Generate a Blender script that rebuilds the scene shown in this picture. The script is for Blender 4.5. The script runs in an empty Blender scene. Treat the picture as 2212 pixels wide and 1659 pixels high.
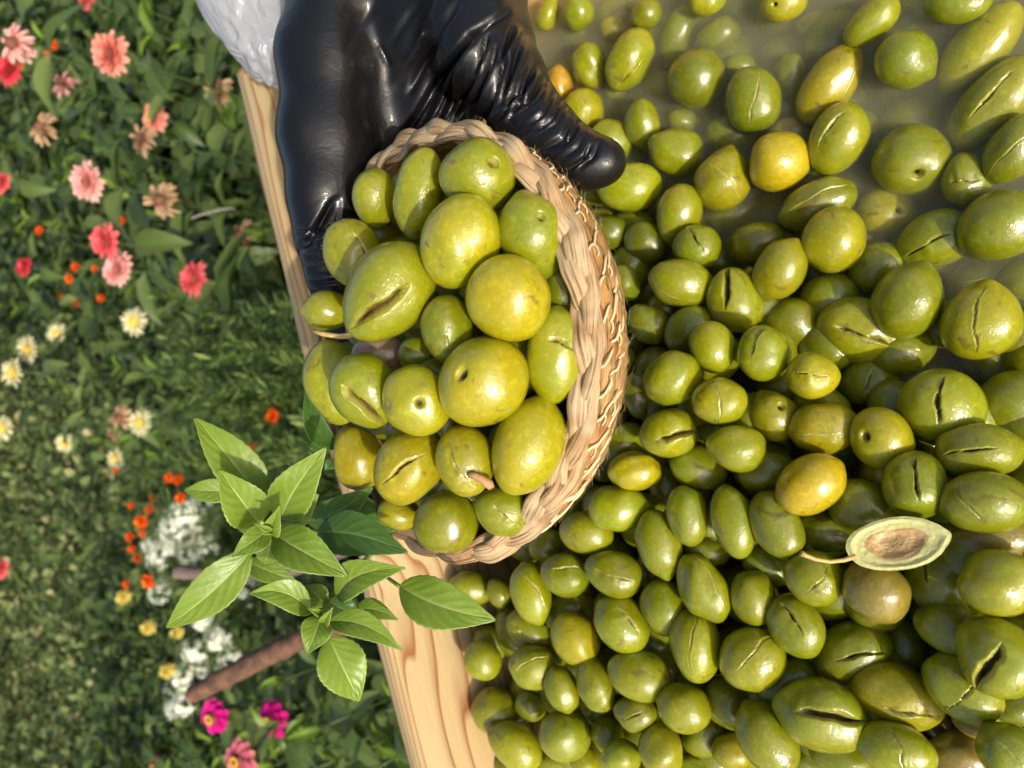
import bpy, bmesh, math, random
import numpy as np
from mathutils import Vector, Matrix

random.seed(7)
rng = np.random.default_rng(7)
S = bpy.context.scene
COL = S.collection

# ------------------------------------------------------------------ camera
# the phone was held portrait, so the stored picture lies on its side: the
# camera is rolled by 90 degrees (picture left = up in the garden)
PITCH = math.radians(50.6)
CAM = np.array([0., 0., .34])
F = np.array([0, math.cos(PITCH), -math.sin(PITCH)])
U = np.array([0, math.sin(PITCH), math.cos(PITCH)])
R = np.array([1., 0, 0])
FPX, PCX, PCY = 1560., 1106., 829.5          # focal length / centre in 2212x1659 px

cam = bpy.data.cameras.new('camera')
cam.sensor_fit = 'HORIZONTAL'
cam.sensor_width = 36
cam.lens = FPX / 2212 * 36
cam.clip_start = .01
cam.clip_end = 500
cam.dof.use_dof = True
cam.dof.focus_distance = .268
cam.dof.aperture_fstop = 11.5
cam_o = bpy.data.objects.new('camera', cam)
COL.objects.link(cam_o)
m = Matrix.Identity(4)
for i in range(3):
    m[i][0] = -U[i]; m[i][1] = R[i]; m[i][2] = -F[i]; m[i][3] = CAM[i]
cam_o.matrix_world = m
S.camera = cam_o

# ------------------------------------------------------------------ world, sun, exposure
SUN = np.array([-.354, -.823, .50]); SUN /= np.linalg.norm(SUN)
w = bpy.data.worlds.new('World'); S.world = w; w.use_nodes = True
wn = w.node_tree.nodes; wl = w.node_tree.links
sky = wn.new('ShaderNodeTexSky'); sky.sky_type = 'NISHITA'; sky.sun_disc = False
sky.sun_elevation = math.asin(SUN[2]); sky.sun_rotation = math.atan2(SUN[0], SUN[1])
sky.air_density = 1.0; sky.dust_density = 5; sky.ozone_density = 1.0
wl.new(sky.outputs[0], wn['Background'].inputs[0])
wn['Background'].inputs[1].default_value = .15
sl = bpy.data.lights.new('sun', 'SUN'); sl.energy = 2.8; sl.angle = math.radians(1.0); sl.color = (1, .955, .86)
so = bpy.data.objects.new('sun', sl); COL.objects.link(so)
so.rotation_euler = Vector(-SUN).to_track_quat('-Z', 'Y').to_euler()
S.view_settings.view_transform = 'Standard'
S.view_settings.look = 'None'
S.view_settings.exposure = 0.36
S.view_settings.gamma = 1
S.cycles.max_bounces = 8
S.cycles.transparent_max_bounces = 12
S.cycles.volume_bounces = 6
S.cycles.use_denoising = True
S.cycles.sample_clamp_indirect = 4
S.cycles.caustics_reflective = False
S.cycles.caustics_refractive = False

# ------------------------------------------------------------------ helpers
def P(x, y, Z):
    """point seen at picture position (x, y) at depth Z metres along the view axis"""
    return CAM + F * Z + U * ((PCX - x) / FPX * Z) + R * ((PCY - y) / FPX * Z)
def raydir(x, y):
    return F + U * ((PCX - x) / FPX) + R * ((PCY - y) / FPX)
def atz(x, y, z):
    d = raydir(x, y)
    return CAM + d * ((z - CAM[2]) / d[2])
def proj(p):
    v = p - CAM
    Z = v @ F
    return PCX - (v @ U) / Z * FPX, PCY - (v @ R) / Z * FPX, Z

def nrm(v):
    v = np.asarray(v, float); n = np.linalg.norm(v)
    return v / n if n > 1e-12 else v

def mesh(name, verts, faces, smooth=True, attrs=None):
    me = bpy.data.meshes.new(name)
    verts = np.asarray(verts, np.float32).reshape(-1, 3)
    if isinstance(faces, np.ndarray):
        nf, k = faces.shape
        me.vertices.add(len(verts)); me.vertices.foreach_set('co', verts.ravel())
        me.loops.add(nf * k); me.loops.foreach_set('vertex_index', faces.astype(np.int32).ravel())
        me.polygons.add(nf)
        me.polygons.foreach_set('loop_start', np.arange(0, nf * k, k, dtype=np.int32))
        me.update(calc_edges=True); me.validate()
    else:
        me.from_pydata([tuple(v) for v in verts], [], faces); me.update()
    if smooth:
        me.polygons.foreach_set('use_smooth', [True] * len(me.polygons))
    for k, v in (attrs or {}).items():
        v = np.asarray(v, np.float32)
        if v.ndim == 1:
            a = me.attributes.new(k, 'FLOAT', 'POINT'); a.data.foreach_set('value', v)
        else:
            a = me.attributes.new(k, 'FLOAT_VECTOR', 'POINT'); a.data.foreach_set('vector', v.ravel())
    return me

def obj(name, me, mat=None, parent=None, M=None):
    o = bpy.data.objects.new(name, me); COL.objects.link(o)
    if mat is not None and me is not None and len(me.materials) == 0: me.materials.append(mat)
    if parent is not None: o.parent = parent
    if M is not None: o.matrix_local = M
    return o

def empty(name, loc=(0, 0, 0), M=None):
    o = bpy.data.objects.new(name, None); COL.objects.link(o)
    o.empty_display_size = .02
    if M is not None: o.matrix_world = M
    else: o.location = loc
    return o

def tag(o, label=None, cat=None, group=None, kind=None):
    if label: o['label'] = label
    if cat: o['category'] = cat
    if group: o['group'] = group
    if kind: o['kind'] = kind
    return o

def frame(x, y, z, t):
    M = Matrix.Identity(4)
    for i in range(3):
        M[i][0] = x[i]; M[i][1] = y[i]; M[i][2] = z[i]; M[i][3] = t[i]
    return M

def grid_faces(nu, nv, wrap_v=False, off=0):
    i = np.arange(nu - 1)[:, None]
    j = np.arange(nv if wrap_v else nv - 1)[None, :]
    j2 = (j + 1) % nv
    a = i * nv + j; b = i * nv + j2; c = (i + 1) * nv + j2; d = (i + 1) * nv + j
    return (np.stack([a, b, c, d], -1).reshape(-1, 4) + off)

def tube(pts, rad, n=8, cap=True):
    """swept tube through pts with radius per point -> verts, quads"""
    pts = np.asarray(pts, float); k = len(pts)
    rad = np.broadcast_to(np.asarray(rad, float), (k,))
    t = np.gradient(pts, axis=0); t /= np.linalg.norm(t, axis=1)[:, None] + 1e-12
    ref = np.array([0, 0, 1.]) if abs(t[0][2]) < .9 else np.array([1., 0, 0])
    V = []
    for i in range(k):
        a = nrm(np.cross(t[i], ref)); b = np.cross(t[i], a); ref = -np.cross(t[i], a) if False else ref
        ang = np.arange(n) * 2 * math.pi / n
        V.append(pts[i] + rad[i] * (np.cos(ang)[:, None] * a + np.sin(ang)[:, None] * b))
    V = np.concatenate(V)
    Fq = grid_faces(k, n, True)
    if cap:
        V = np.vstack([V, pts[0], pts[-1]])
        j = np.arange(n); j2 = (j + 1) % n
        c0 = np.stack([j2, j, np.full(n, k * n), np.full(n, k * n)], -1)
        b = (k - 1) * n
        c1 = np.stack([b + j, b + j2, np.full(n, k * n + 1), np.full(n, k * n + 1)], -1)
        return V, [tuple(f) for f in Fq] + [tuple(f[:3]) for f in c0] + [tuple(f[:3]) for f in c1]
    return V, [tuple(f) for f in Fq]

class Acc:
    def __init__(s): s.v = []; s.f = []; s.n = 0
    def add(s, V, Fs):
        V = np.asarray(V, float); s.v.append(V)
        s.f += [tuple(int(i) + s.n for i in f) for f in Fs]; s.n += len(V)
    def mesh(s, name, smooth=True): return mesh(name, np.concatenate(s.v), s.f, smooth)

# ------------------------------------------------------------------ node helpers
class Mat:
    def __init__(s, name):
        s.m = bpy.data.materials.new(name); s.m.use_nodes = True
        s.t = s.m.node_tree; s.n = s.t.nodes; s.p = s.n['Principled BSDF']; s.out = s.n['Material Output']
    def new(s, t, **kw):
        n = s.n.new(t)
        for k, v in kw.items(): setattr(n, k, v)
        return n
    def link(s, a, b): s.t.links.new(a, b)
    def set(s, **kw):
        for k, v in kw.items():
            s.p.inputs[k.replace('_', ' ')].default_value = v
    def coords(s, kind='Object', scale=(1, 1, 1)):
        tc = s.new('ShaderNodeTexCoord'); mp = s.new('ShaderNodeMapping')
        mp.inputs['Scale'].default_value = scale
        s.link(tc.outputs[kind], mp.inputs[0]); return mp.outputs[0]
    def noise(s, vec, scale, detail=3, rough=.5, dist=0):
        n = s.new('ShaderNodeTexNoise'); n.inputs['Scale'].default_value = scale
        n.inputs['Detail'].default_value = detail; n.inputs['Roughness'].default_value = rough
        n.inputs['Distortion'].default_value = dist
        if vec is not None: s.link(vec, n.inputs['Vector'])
        return n.outputs[0]
    def ramp(s, fac, stops):
        r = s.new('ShaderNodeValToRGB'); e = r.color_ramp.elements
        e.remove(e[1]); e[0].position = stops[0][0]
        els = [e[0]] + [e.new(p) for p, _ in stops[1:]]
        for i, (p, c) in enumerate(stops): e[i].color = c if len(c) == 4 else (*c, 1)
        s.link(fac, r.inputs[0]); return r.outputs[0]
    def mix(s, fac, a, b, mode='MIX'):
        n = s.new('ShaderNodeMix', data_type='RGBA', blend_type=mode)
        for sock, v in ((n.inputs[0], fac), (n.inputs[6], a), (n.inputs[7], b)):
            if hasattr(v, 'node'): s.link(v, sock)
            else: sock.default_value = v if not isinstance(v, tuple) else ((*v, 1) if len(v) == 3 else v)
        return n.outputs[2]
    def math(s, op, a, b=0.):
        n = s.new('ShaderNodeMath', operation=op)
        for sock, v in ((n.inputs[0], a), (n.inputs[1], b)):
            if hasattr(v, 'node'): s.link(v, sock)
            else: sock.default_value = v
        return n.outputs[0]
    def bump(s, h, strength, dist, prev=None):
        b = s.new('ShaderNodeBump'); b.inputs['Strength'].default_value = strength
        b.inputs['Distance'].default_value = dist; s.link(h, b.inputs['Height'])
        if prev is not None: s.link(prev, b.inputs['Normal'])
        return b.outputs[0]
    def attr(s, name):
        a = s.new('ShaderNodeAttribute'); a.attribute_name = name; return a

# ------------------------------------------------------------------ materials
def mat_olive():
    k = Mat('olive_skin')
    oi = k.new('ShaderNodeObjectInfo')
    vec0 = k.coords('Object')
    off = k.new('ShaderNodeVectorMath', operation='ADD')
    rv = k.new('ShaderNodeCombineXYZ')
    rr = k.math('MULTIPLY', oi.outputs['Random'], 3.7)
    k.link(rr, rv.inputs[0]); k.link(rr, rv.inputs[1])
    k.link(vec0, off.inputs[0]); k.link(rv.outputs[0], off.inputs[1])
    vec = off.outputs[0]
    n1 = k.noise(vec, 70, 3, .55); n2 = k.noise(vec, 420, 3, .6); n3 = k.noise(vec, 130, 2, .5, 1.2)
    base = oi.outputs['Color']
    c = k.mix(k.ramp(n1, [(.3, (0, 0, 0)), (.75, (1, 1, 1))]), base, k.mix(1., base, (1.25, 1.06, .75), 'MULTIPLY'))
    c = k.mix(k.ramp(n2, [(.50, (0, 0, 0)), (.72, (.75, .75, .75))]), c, k.mix(1., c, (1.4, 1.42, 2.6), 'MULTIPLY'))
    c = k.mix(k.ramp(n3, [(.635, (0, 0, 0)), (.72, (.75, .75, .75))]), c, (.15, .10, .018))
    c = k.mix(k.ramp(k.noise(vec, 1300, 1, .5), [(.70, (0, 0, 0)), (.76, (.6, .6, .6))]), c, (.09, .075, .012))
    fl = k.attr('flesh').outputs['Fac']
    fc = k.mix(k.noise(vec, 500, 2), (.22, .155, .035), (.10, .06, .012))
    c = k.mix(k.ramp(fl, [(.06, (0, 0, 0)), (.22, (1, 1, 1))]), c, (.34, .31, .07))
    c = k.mix(k.ramp(fl, [(.45, (0, 0, 0)), (.9, (1, 1, 1))]), c, fc)
    k.link(c, k.p.inputs['Base Color'])
    k.set(Roughness=.5, Specular_IOR_Level=.15, Subsurface_Weight=.2, Subsurface_Scale=.003, Coat_Weight=1., Coat_Roughness=.045, Coat_IOR=1.62)
    wetp = k.noise(vec, 115, 4, .6, 1.0)
    k.link(k.ramp(wetp, [(.43, (.025, .025, .025)), (.50, (.07, .07, .07)), (.64, (.20, .20, .20))]), k.p.inputs['Coat Roughness'])
    k.p.inputs['Subsurface Radius'].default_value = (1., .8, .15)
    b = k.bump(k.noise(vec, 120, 3, .5, 1.4), .3, .0005)
    b2 = k.bump(k.noise(vec, 900, 2, .6), .35, .0003, b)
    k.link(b2, k.p.inputs['Normal'])
    cb = k.bump(k.noise(vec, 1000, 2, .6, .4), .8, .00022, k.bump(k.noise(vec, 210, 4, .6, 2.0), .7, .00032))
    k.link(cb, k.p.inputs['Coat Normal'])
    return k.m

def mat_simple(name, col, rough=.5, var=.25, scale=60, bump=0, bscale=200, spec=.5, **kw):
    k = Mat(name); vec = k.coords('Object')
    n = k.noise(vec, scale, 4, .6)
    lo = tuple(max(0, c * (1 - var)) for c in col); hi = tuple(c * (1 + var) for c in col)
    k.link(k.ramp(n, [(.25, lo), (.75, hi)]), k.p.inputs['Base Color'])
    k.set(Roughness=rough, Specular_IOR_Level=spec, **kw)
    if bump: k.link(k.bump(k.noise(vec, bscale, 4, .6), bump, .001), k.p.inputs['Normal'])
    return k.m

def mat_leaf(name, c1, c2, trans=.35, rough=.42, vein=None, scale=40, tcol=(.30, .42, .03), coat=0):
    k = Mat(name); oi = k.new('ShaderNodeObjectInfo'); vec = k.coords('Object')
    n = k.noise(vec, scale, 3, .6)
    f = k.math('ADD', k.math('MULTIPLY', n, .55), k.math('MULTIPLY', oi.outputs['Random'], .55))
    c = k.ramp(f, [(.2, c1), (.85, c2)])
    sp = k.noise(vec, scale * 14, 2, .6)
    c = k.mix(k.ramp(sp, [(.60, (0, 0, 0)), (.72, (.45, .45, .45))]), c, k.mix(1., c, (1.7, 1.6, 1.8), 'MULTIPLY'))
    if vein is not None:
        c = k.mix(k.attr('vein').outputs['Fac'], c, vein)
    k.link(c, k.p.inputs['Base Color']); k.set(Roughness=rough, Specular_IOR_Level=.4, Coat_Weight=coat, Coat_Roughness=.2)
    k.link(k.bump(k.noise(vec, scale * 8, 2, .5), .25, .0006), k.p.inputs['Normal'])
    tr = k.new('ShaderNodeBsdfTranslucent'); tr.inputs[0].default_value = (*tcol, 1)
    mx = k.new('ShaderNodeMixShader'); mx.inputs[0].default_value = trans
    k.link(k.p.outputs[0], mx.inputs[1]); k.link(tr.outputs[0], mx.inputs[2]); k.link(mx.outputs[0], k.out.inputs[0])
    return k.m

def mat_mass(name, stops, trans=.3, tcol=(.2, .3, .03), rough=.5):
    """foliage mass: colour varies leaf by leaf through the 'rnd' attribute"""
    k = Mat(name); c = k.ramp(k.attr('rnd').outputs['Fac'], stops)
    k.link(c, k.p.inputs['Base Color']); k.set(Roughness=rough, Specular_IOR_Level=.35)
    tr = k.new('ShaderNodeBsdfTranslucent'); k.link(k.mix(1., c, (1.6, 1.7, .8), 'MULTIPLY'), tr.inputs[0])
    mx = k.new('ShaderNodeMixShader'); mx.inputs[0].default_value = trans
    k.link(k.p.outputs[0], mx.inputs[1]); k.link(tr.outputs[0], mx.inputs[2]); k.link(mx.outputs[0], k.out.inputs[0])
    return k.m

def mat_petal(name, base, tip, trans=.3):
    k = Mat(name); vec = k.coords('Object'); oi = k.new('ShaderNodeObjectInfo')
    sx = k.new('ShaderNodeSeparateXYZ'); k.link(vec, sx.inputs[0])
    f = k.math('ADD', k.math('MULTIPLY', sx.outputs[0], 30.), k.math('MULTIPLY', oi.outputs['Random'], .35))
    c = k.ramp(f, [(.1, base), (.9, tip)])
    k.link(c, k.p.inputs['Base Color']); k.set(Roughness=.55, Specular_IOR_Level=.3)
    tr = k.new('ShaderNodeBsdfTranslucent'); k.link(c, tr.inputs[0])
    mx = k.new('ShaderNodeMixShader'); mx.inputs[0].default_value = trans
    k.link(k.p.outputs[0], mx.inputs[1]); k.link(tr.outputs[0], mx.inputs[2]); k.link(mx.outputs[0], k.out.inputs[0])
    return k.m

def mat_wood(name, pale, dark, stain=True):
    k = Mat(name); vec = k.coords('Object', (1, 1, 1))
    # grain: bands across the board, stretched along its length (local x)
    st = k.coords('Object', (.9, 10, 10))
    ns = k.noise(st, 2.4, 2, .5)
    wv = k.new('ShaderNodeTexWave', wave_type='BANDS', bands_direction='Y', wave_profile='SAW')
    wv.inputs['Scale'].default_value = 85; wv.inputs['Distortion'].default_value = 0
    mp = k.coords('Object', (.25, 1, .45))
    ad = k.new('ShaderNodeVectorMath', operation='ADD'); k.link(mp, ad.inputs[0])
    cx = k.new('ShaderNodeCombineXYZ'); k.link(k.math('MULTIPLY', k.math('SUBTRACT', ns, .5), .034), cx.inputs[1])
    k.link(cx.outputs[0], ad.inputs[1]); k.link(ad.outputs[0], wv.inputs['Vector'])
    c = k.ramp(wv.outputs['Fac'], [(.0, pale), (.45, pale), (.74, tuple(.35 * a + .65 * b for a, b in zip(dark, pale))), (.90, dark), (.97, pale)])
    big = k.noise(k.coords('Object', (3, 14, 14)), 1.5, 3)
    c = k.mix(k.ramp(big, [(.35, (0, 0, 0)), (.7, (.6, .6, .6))]), c, k.mix(1., c, (1.0, .82, .62), 'MULTIPLY'))
    fine = k.noise(k.coords('Object', (30, 900, 900)), 1, 3, .7)
    c = k.mix(.25, c, k.mix(1., c, k.ramp(fine, [(.3, (.6, .5, .4)), (.7, (1.2, 1.2, 1.2))]), 'MULTIPLY'))
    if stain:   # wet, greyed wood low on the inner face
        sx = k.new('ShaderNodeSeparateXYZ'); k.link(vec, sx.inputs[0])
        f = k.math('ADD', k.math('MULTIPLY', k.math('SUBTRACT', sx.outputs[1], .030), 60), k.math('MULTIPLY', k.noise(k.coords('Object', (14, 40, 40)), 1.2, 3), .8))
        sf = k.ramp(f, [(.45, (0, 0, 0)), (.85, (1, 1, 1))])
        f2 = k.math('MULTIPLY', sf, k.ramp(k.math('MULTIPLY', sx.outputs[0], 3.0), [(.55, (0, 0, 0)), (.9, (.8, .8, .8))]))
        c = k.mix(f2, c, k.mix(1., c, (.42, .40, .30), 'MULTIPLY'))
    k.link(c, k.p.inputs['Base Color']); k.set(Roughness=.55, Specular_IOR_Level=.35)
    k.link(k.bump(fine, .3, .0006, k.bump(wv.outputs['Fac'], .25, .0006)), k.p.inputs['Normal'])
    return k.m

def mat_straw(name, pale, dark, sc=(10, 260, 260), trans=False):
    k = Mat(name)
    at = k.attr('grain'); mp = k.new('ShaderNodeMapping'); mp.inputs['Scale'].default_value = sc
    k.link(at.outputs['Vector'], mp.inputs[0])
    n = k.noise(mp.outputs[0], 1, 5, .65, .3)
    big = k.noise(k.coords('Object'), 55, 3)
    c = k.ramp(n, [(.36, dark), (.50, pale), (.68, tuple(min(1, x * 1.15) for x in pale))])
    c = k.mix(k.ramp(big, [(.35, (0, 0, 0)), (.7, (.75, .75, .75))]), c, k.mix(1., c, (1.05, .80, .56), 'MULTIPLY'))
    mp2 = k.new('ShaderNodeMapping'); mp2.inputs['Scale'].default_value = (75, 40, 1); k.link(at.outputs['Vector'], mp2.inputs[0])
    seg = k.noise(mp2.outputs[0], 1, 2, .5)
    c = k.mix(1., c, k.ramp(seg, [(.32, (.62, .52, .42)), (.5, (1, 1, 1)), (.68, (1.18, 1.16, 1.15))]), 'MULTIPLY')
    k.link(c, k.p.inputs['Base Color']); k.set(Roughness=.6, Specular_IOR_Level=.3)
    k.link(k.bump(n, .6, .0009), k.p.inputs['Normal'])
    return k.m

def mat_glove():
    k = Mat('glove_rubber'); vec = k.coords('Object')
    k.set(Base_Color=(.0045, .0045, .005, 1), Roughness=.45, Specular_IOR_Level=.28, Coat_Weight=.5, Coat_IOR=1.4)
    wet = k.noise(vec, 26, 3, .55)
    k.link(k.ramp(wet, [(.38, (.26, .26, .26)), (.60, (.06, .06, .06))]), k.p.inputs['Coat Roughness'])
    b1 = k.bump(k.noise(k.coords('Object', (1.4, .55, 1)), 95, 3, .5, 1.2), .16, .0020)
    b2 = k.bump(k.noise(vec, 420, 3, .6, .4), .14, .0005, b1)
    k.link(b2, k.p.inputs['Normal']); k.link(b2, k.p.inputs['Coat Normal'])
    return k.m

def mat_brine():
    k = Mat('brine'); k.n.remove(k.p)
    fr = k.new('ShaderNodeFresnel'); fr.inputs[0].default_value = 1.34
    tr = k.new('ShaderNodeBsdfTransparent'); gl = k.new('ShaderNodeBsdfGlossy'); gl.inputs['Roughness'].default_value = .02
    b = k.bump(k.noise(k.coords('Object'), 28, 2), .12, .003)
    k.link(b, gl.inputs['Normal']); k.link(b, fr.inputs['Normal'])
    ge = k.new('ShaderNodeNewGeometry'); ff = k.math('MULTIPLY', fr.outputs[0], k.math('SUBTRACT', 1., ge.outputs['Backfacing']))
    mx = k.new('ShaderNodeMixShader'); k.link(ff, mx.inputs[0]); k.link(tr.outputs[0], mx.inputs[1]); k.link(gl.outputs[0], mx.inputs[2])
    k.link(mx.outputs[0], k.out.inputs['Surface'])
    v = k.new('ShaderNodeVolumePrincipled'); v.inputs['Color'].default_value = (.72, .705, .47, 1)
    v.inputs['Density'].default_value = 34; v.inputs['Anisotropy'].default_value = .1
    k.link(v.outputs[0], k.out.inputs['Volume'])
    return k.m

def mat_plastic():
    k = Mat('clear_plastic_film'); vec = k.coords('Object')
    k.set(Base_Color=(.52, .53, .56, 1), Roughness=.22, Specular_IOR_Level=.7, Coat_Weight=.6, Coat_Roughness=.08)
    b = k.bump(k.noise(vec, 60, 4, .6, 1.5), .7, .004); k.link(b, k.p.inputs['Normal']); k.link(b, k.p.inputs['Coat Normal'])
    tl = k.new('ShaderNodeBsdfTranslucent'); tl.inputs[0].default_value = (.85, .86, .9, 1)
    tp = k.new('ShaderNodeBsdfTransparent')
    m1 = k.new('ShaderNodeMixShader'); m1.inputs[0].default_value = .35
    k.link(k.p.outputs[0], m1.inputs[1]); k.link(tl.outputs[0], m1.inputs[2])
    m2 = k.new('ShaderNodeMixShader'); m2.inputs[0].default_value = .30
    k.link(m1.outputs[0], m2.inputs[1]); k.link(tp.outputs[0], m2.inputs[2]); k.link(m2.outputs[0], k.out.inputs[0])
    return k.m

OLIVE = mat_olive()
WOOD = mat_wood('pine_board', (.47, .365, .19), (.25, .10, .028))
WOODR = mat_wood('pine_board_amber', (.54, .36, .14), (.42, .19, .05), stain=False)
BRAID = mat_straw('braided_leaf', (.46, .355, .215), (.16, .09, .035), (45, 1500, 1))
COIL = mat_straw('straw_coil', (.38, .235, .095), (.09, .05, .014), (90, 1400, 1))
THREAD = mat_simple('pale_thread', (.66, .50, .28), .6, .2)
FUZZ = mat_simple('jute_fibre', (.50, .38, .18), .6, .2)
GLOVE = mat_glove()
BRINE = mat_brine()
PLASTIC = mat_plastic()
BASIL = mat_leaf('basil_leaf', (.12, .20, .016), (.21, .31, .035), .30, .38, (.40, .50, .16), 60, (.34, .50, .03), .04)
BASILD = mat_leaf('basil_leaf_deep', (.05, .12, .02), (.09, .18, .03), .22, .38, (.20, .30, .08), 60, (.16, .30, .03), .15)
STEM = mat_simple('green_stem', (.16, .23, .04), .45, .2)
GSTEM = mat_simple('garden_stem', (.05, .09, .018), .5, .3)
TWIG = mat_simple('olive_stalk', (.45, .32, .10), .6, .3, 200)
SOIL = mat_simple('soil', (.05, .037, .022), .95, .5, 30, .8, 60)
ZLEAF = mat_leaf('zinnia_leaf', (.035, .070, .016), (.14, .19, .05), .28, .45, (.12, .2, .04), 30, (.14, .26, .02))
ZLEAFY = mat_leaf('zinnia_young_leaf', (.10, .19, .012), (.18, .29, .02), .32, .45, (.2, .3, .05), 30, (.28, .42, .02))
PETALS = {
 'salmon': mat_petal('salmon_petal', (.72, .12, .10), (.80, .42, .30)),
 'pale': mat_petal('pale_pink_petal', (.78, .30, .28), (.82, .50, .44)),
 'coral': mat_petal('coral_petal', (.72, .07, .09), (.82, .20, .20)),
 'red': mat_petal('rose_red_petal', (.62, .03, .05), (.78, .09, .11)),
 'tan': mat_petal('withered_petal', (.30, .15, .08), (.66, .46, .27)),
 'cream': mat_petal('cream_petal', (.62, .58, .20), (.82, .80, .52)),
 'magenta': mat_petal('magenta_petal', (.45, .0, .13), (.72, .012, .27)),
 'dusty': mat_petal('dusty_pink_petal', (.42, .05, .10), (.68, .22, .25)),
}
DISC = mat_simple('flower_disc_brown', (.16, .06, .03), .7, .4, 400)
DISCY = mat_simple('flower_disc_yellow', (.75, .42, .02), .6, .3, 400)
ORANGE = mat_mass('marigold_petals', [(0, (.55, .03, .003)), (.35, (.75, .10, .004)), (1, (.85, .27, .01))], .2)
YELLOW = mat_mass('yellow_globe_petals', [(0, (.60, .45, .08)), (1, (.80, .70, .22))], .2)
WHITE = mat_mass('white_florets', [(0, (.70, .72, .66)), (1, (.85, .86, .82))], .25)
FERN = mat_mass('fern_foliage', [(0, (.03, .07, .012)), (.6, (.10, .16, .03)), (1, (.22, .28, .07))], .25)
UNDER = mat_mass('understory', [(0, (.02, .042, .011)), (.6, (.065, .105, .025)), (1, (.17, .22, .065))], .25)
COVER = mat_mass('ground_cover', [(0, (.05, .09, .022)), (.5, (.125, .18, .05)), (.85, (.25, .29, .10)), (1, (.45, .40, .19))], .25)
BARK = mat_simple('branch_bark', (.13, .065, .036), .85, .75, 70, .9, 120)
BARKG = mat_simple('grey_branch_bark', (.13, .095, .08), .8, .35, 45, .9, 120)
CUT = mat_simple('cut_wood_end', (.40, .24, .13), .8, .2, 200)

ORD = ['first', 'second', 'third', 'fourth', 'fifth', 'sixth', 'seventh', 'eighth', 'ninth', 'tenth', 'eleventh', 'twelfth',
       'thirteenth', 'fourteenth', 'fifteenth', 'sixteenth', 'seventeenth', 'eighteenth', 'nineteenth', 'twentieth']
def ordn(i):
    if i < 20: return ORD[i]
    t = {20: 'twenty', 30: 'thirty', 40: 'forty', 50: 'fifty'}[(i // 10) * 10] if i % 10 or i else ''
    return t + '-' + ORD[(i + 1) % 10 - 1] if (i + 1) % 10 else {29: 'thirtieth', 39: 'fortieth', 49: 'fiftieth'}[i]

# ------------------------------------------------------------------ ground
GZ = -.70
n = 60
gx = np.linspace(-1, 1, n); gx = np.sign(gx) * np.abs(gx) ** 2.2 * 60
gX, gY = np.meshgrid(gx, gx + 1.5, indexing='ij')
gZ = GZ + .03 * np.sin(gX * 5.1 + 1) * np.sin(gY * 4.3) * np.exp(-(gX ** 2 + gY ** 2) / 60)
g = obj('ground', mesh('ground', np.stack([gX, gY, gZ], -1), grid_faces(n, n)[:, ::-1].copy()), SOIL)
tag(g, 'dark garden soil under the flowers', kind='structure')

# ------------------------------------------------------------------ wooden trough
RIM = .08
c0 = atz(499, 160, RIM); c1 = atz(874, 1659, RIM)
AX = nrm([*(c1 - c0)[:2], 0])                   # along the far board, towards picture bottom
BX = np.array([-AX[1], AX[0], 0]);              # inwards, towards the camera
if BX[1] > 0: BX = -BX
LA, LB = .86, .66
def inset(z):                                   # inner face of the boards at height z
    return .012 + .040 * np.clip((RIM - z) / RIM, 0, 2) ** .9
prof = [(-.004, -.085), (-.002, .02), (0, .070), (.0012, .0775), (.004, .0802), (.011, .0800), (.0155, .0775), (.020, .068), (.0285, .048),
        (.040, .022), (.052, 0), (.066, -.035), (.080, -.075), (.080, -.085)]
def board(name, start, adir, bdir, length, mat, parent, seed, bumps):
    r = np.random.default_rng(seed)
    ns = 260; xs = np.linspace(0, 1, ns)
    V = []
    ph = r.uniform(0, 6, 6)
    for (b, z) in prof:
        x = max(b, 0) + xs * (length - 2 * max(b, 0))          # mitred ends
        t = np.interp(b, [-.004, .03, .08], [1, .7, .2])
        wob = .0010 * np.sin(x * 17 + ph[0]) + .0007 * np.sin(x * 41 + ph[1])
        for (bx, bw, ba) in bumps:
            wob = wob + ba * np.exp(-((x - bx) / bw) ** 2) * (1 if b < .03 else .3)
        bb = b + wob * t
        zz = z + .0008 * np.sin(x * 23 + ph[2]) * (z > 0)
        V.append(np.stack([x, bb, zz], -1))
    V = np.stack(V, 1)                                          # ns, np, 3
    me = mesh(name, V, grid_faces(ns, len(prof), True))
    zd = np.array([0, 0, 1.])
    y = bdir
    o = obj(name, me, mat, parent, frame(adir, y, zd, start - np.array([0, 0, start[2]])))
    return o
trough = empty('wooden_trough', (0, 0, 0))
tag(trough, 'pale pine trough with flared sides full of cracked olives in brine', 'trough')
c0z = np.array([c0[0], c0[1], 0.])
b1 = board('board', c0z, AX, BX, LA, WOOD, trough, 3, [(.315, .010, .0035), (.33, .018, .003), (.36, .012, -.001), (.20, .03, -.001)])
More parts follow.
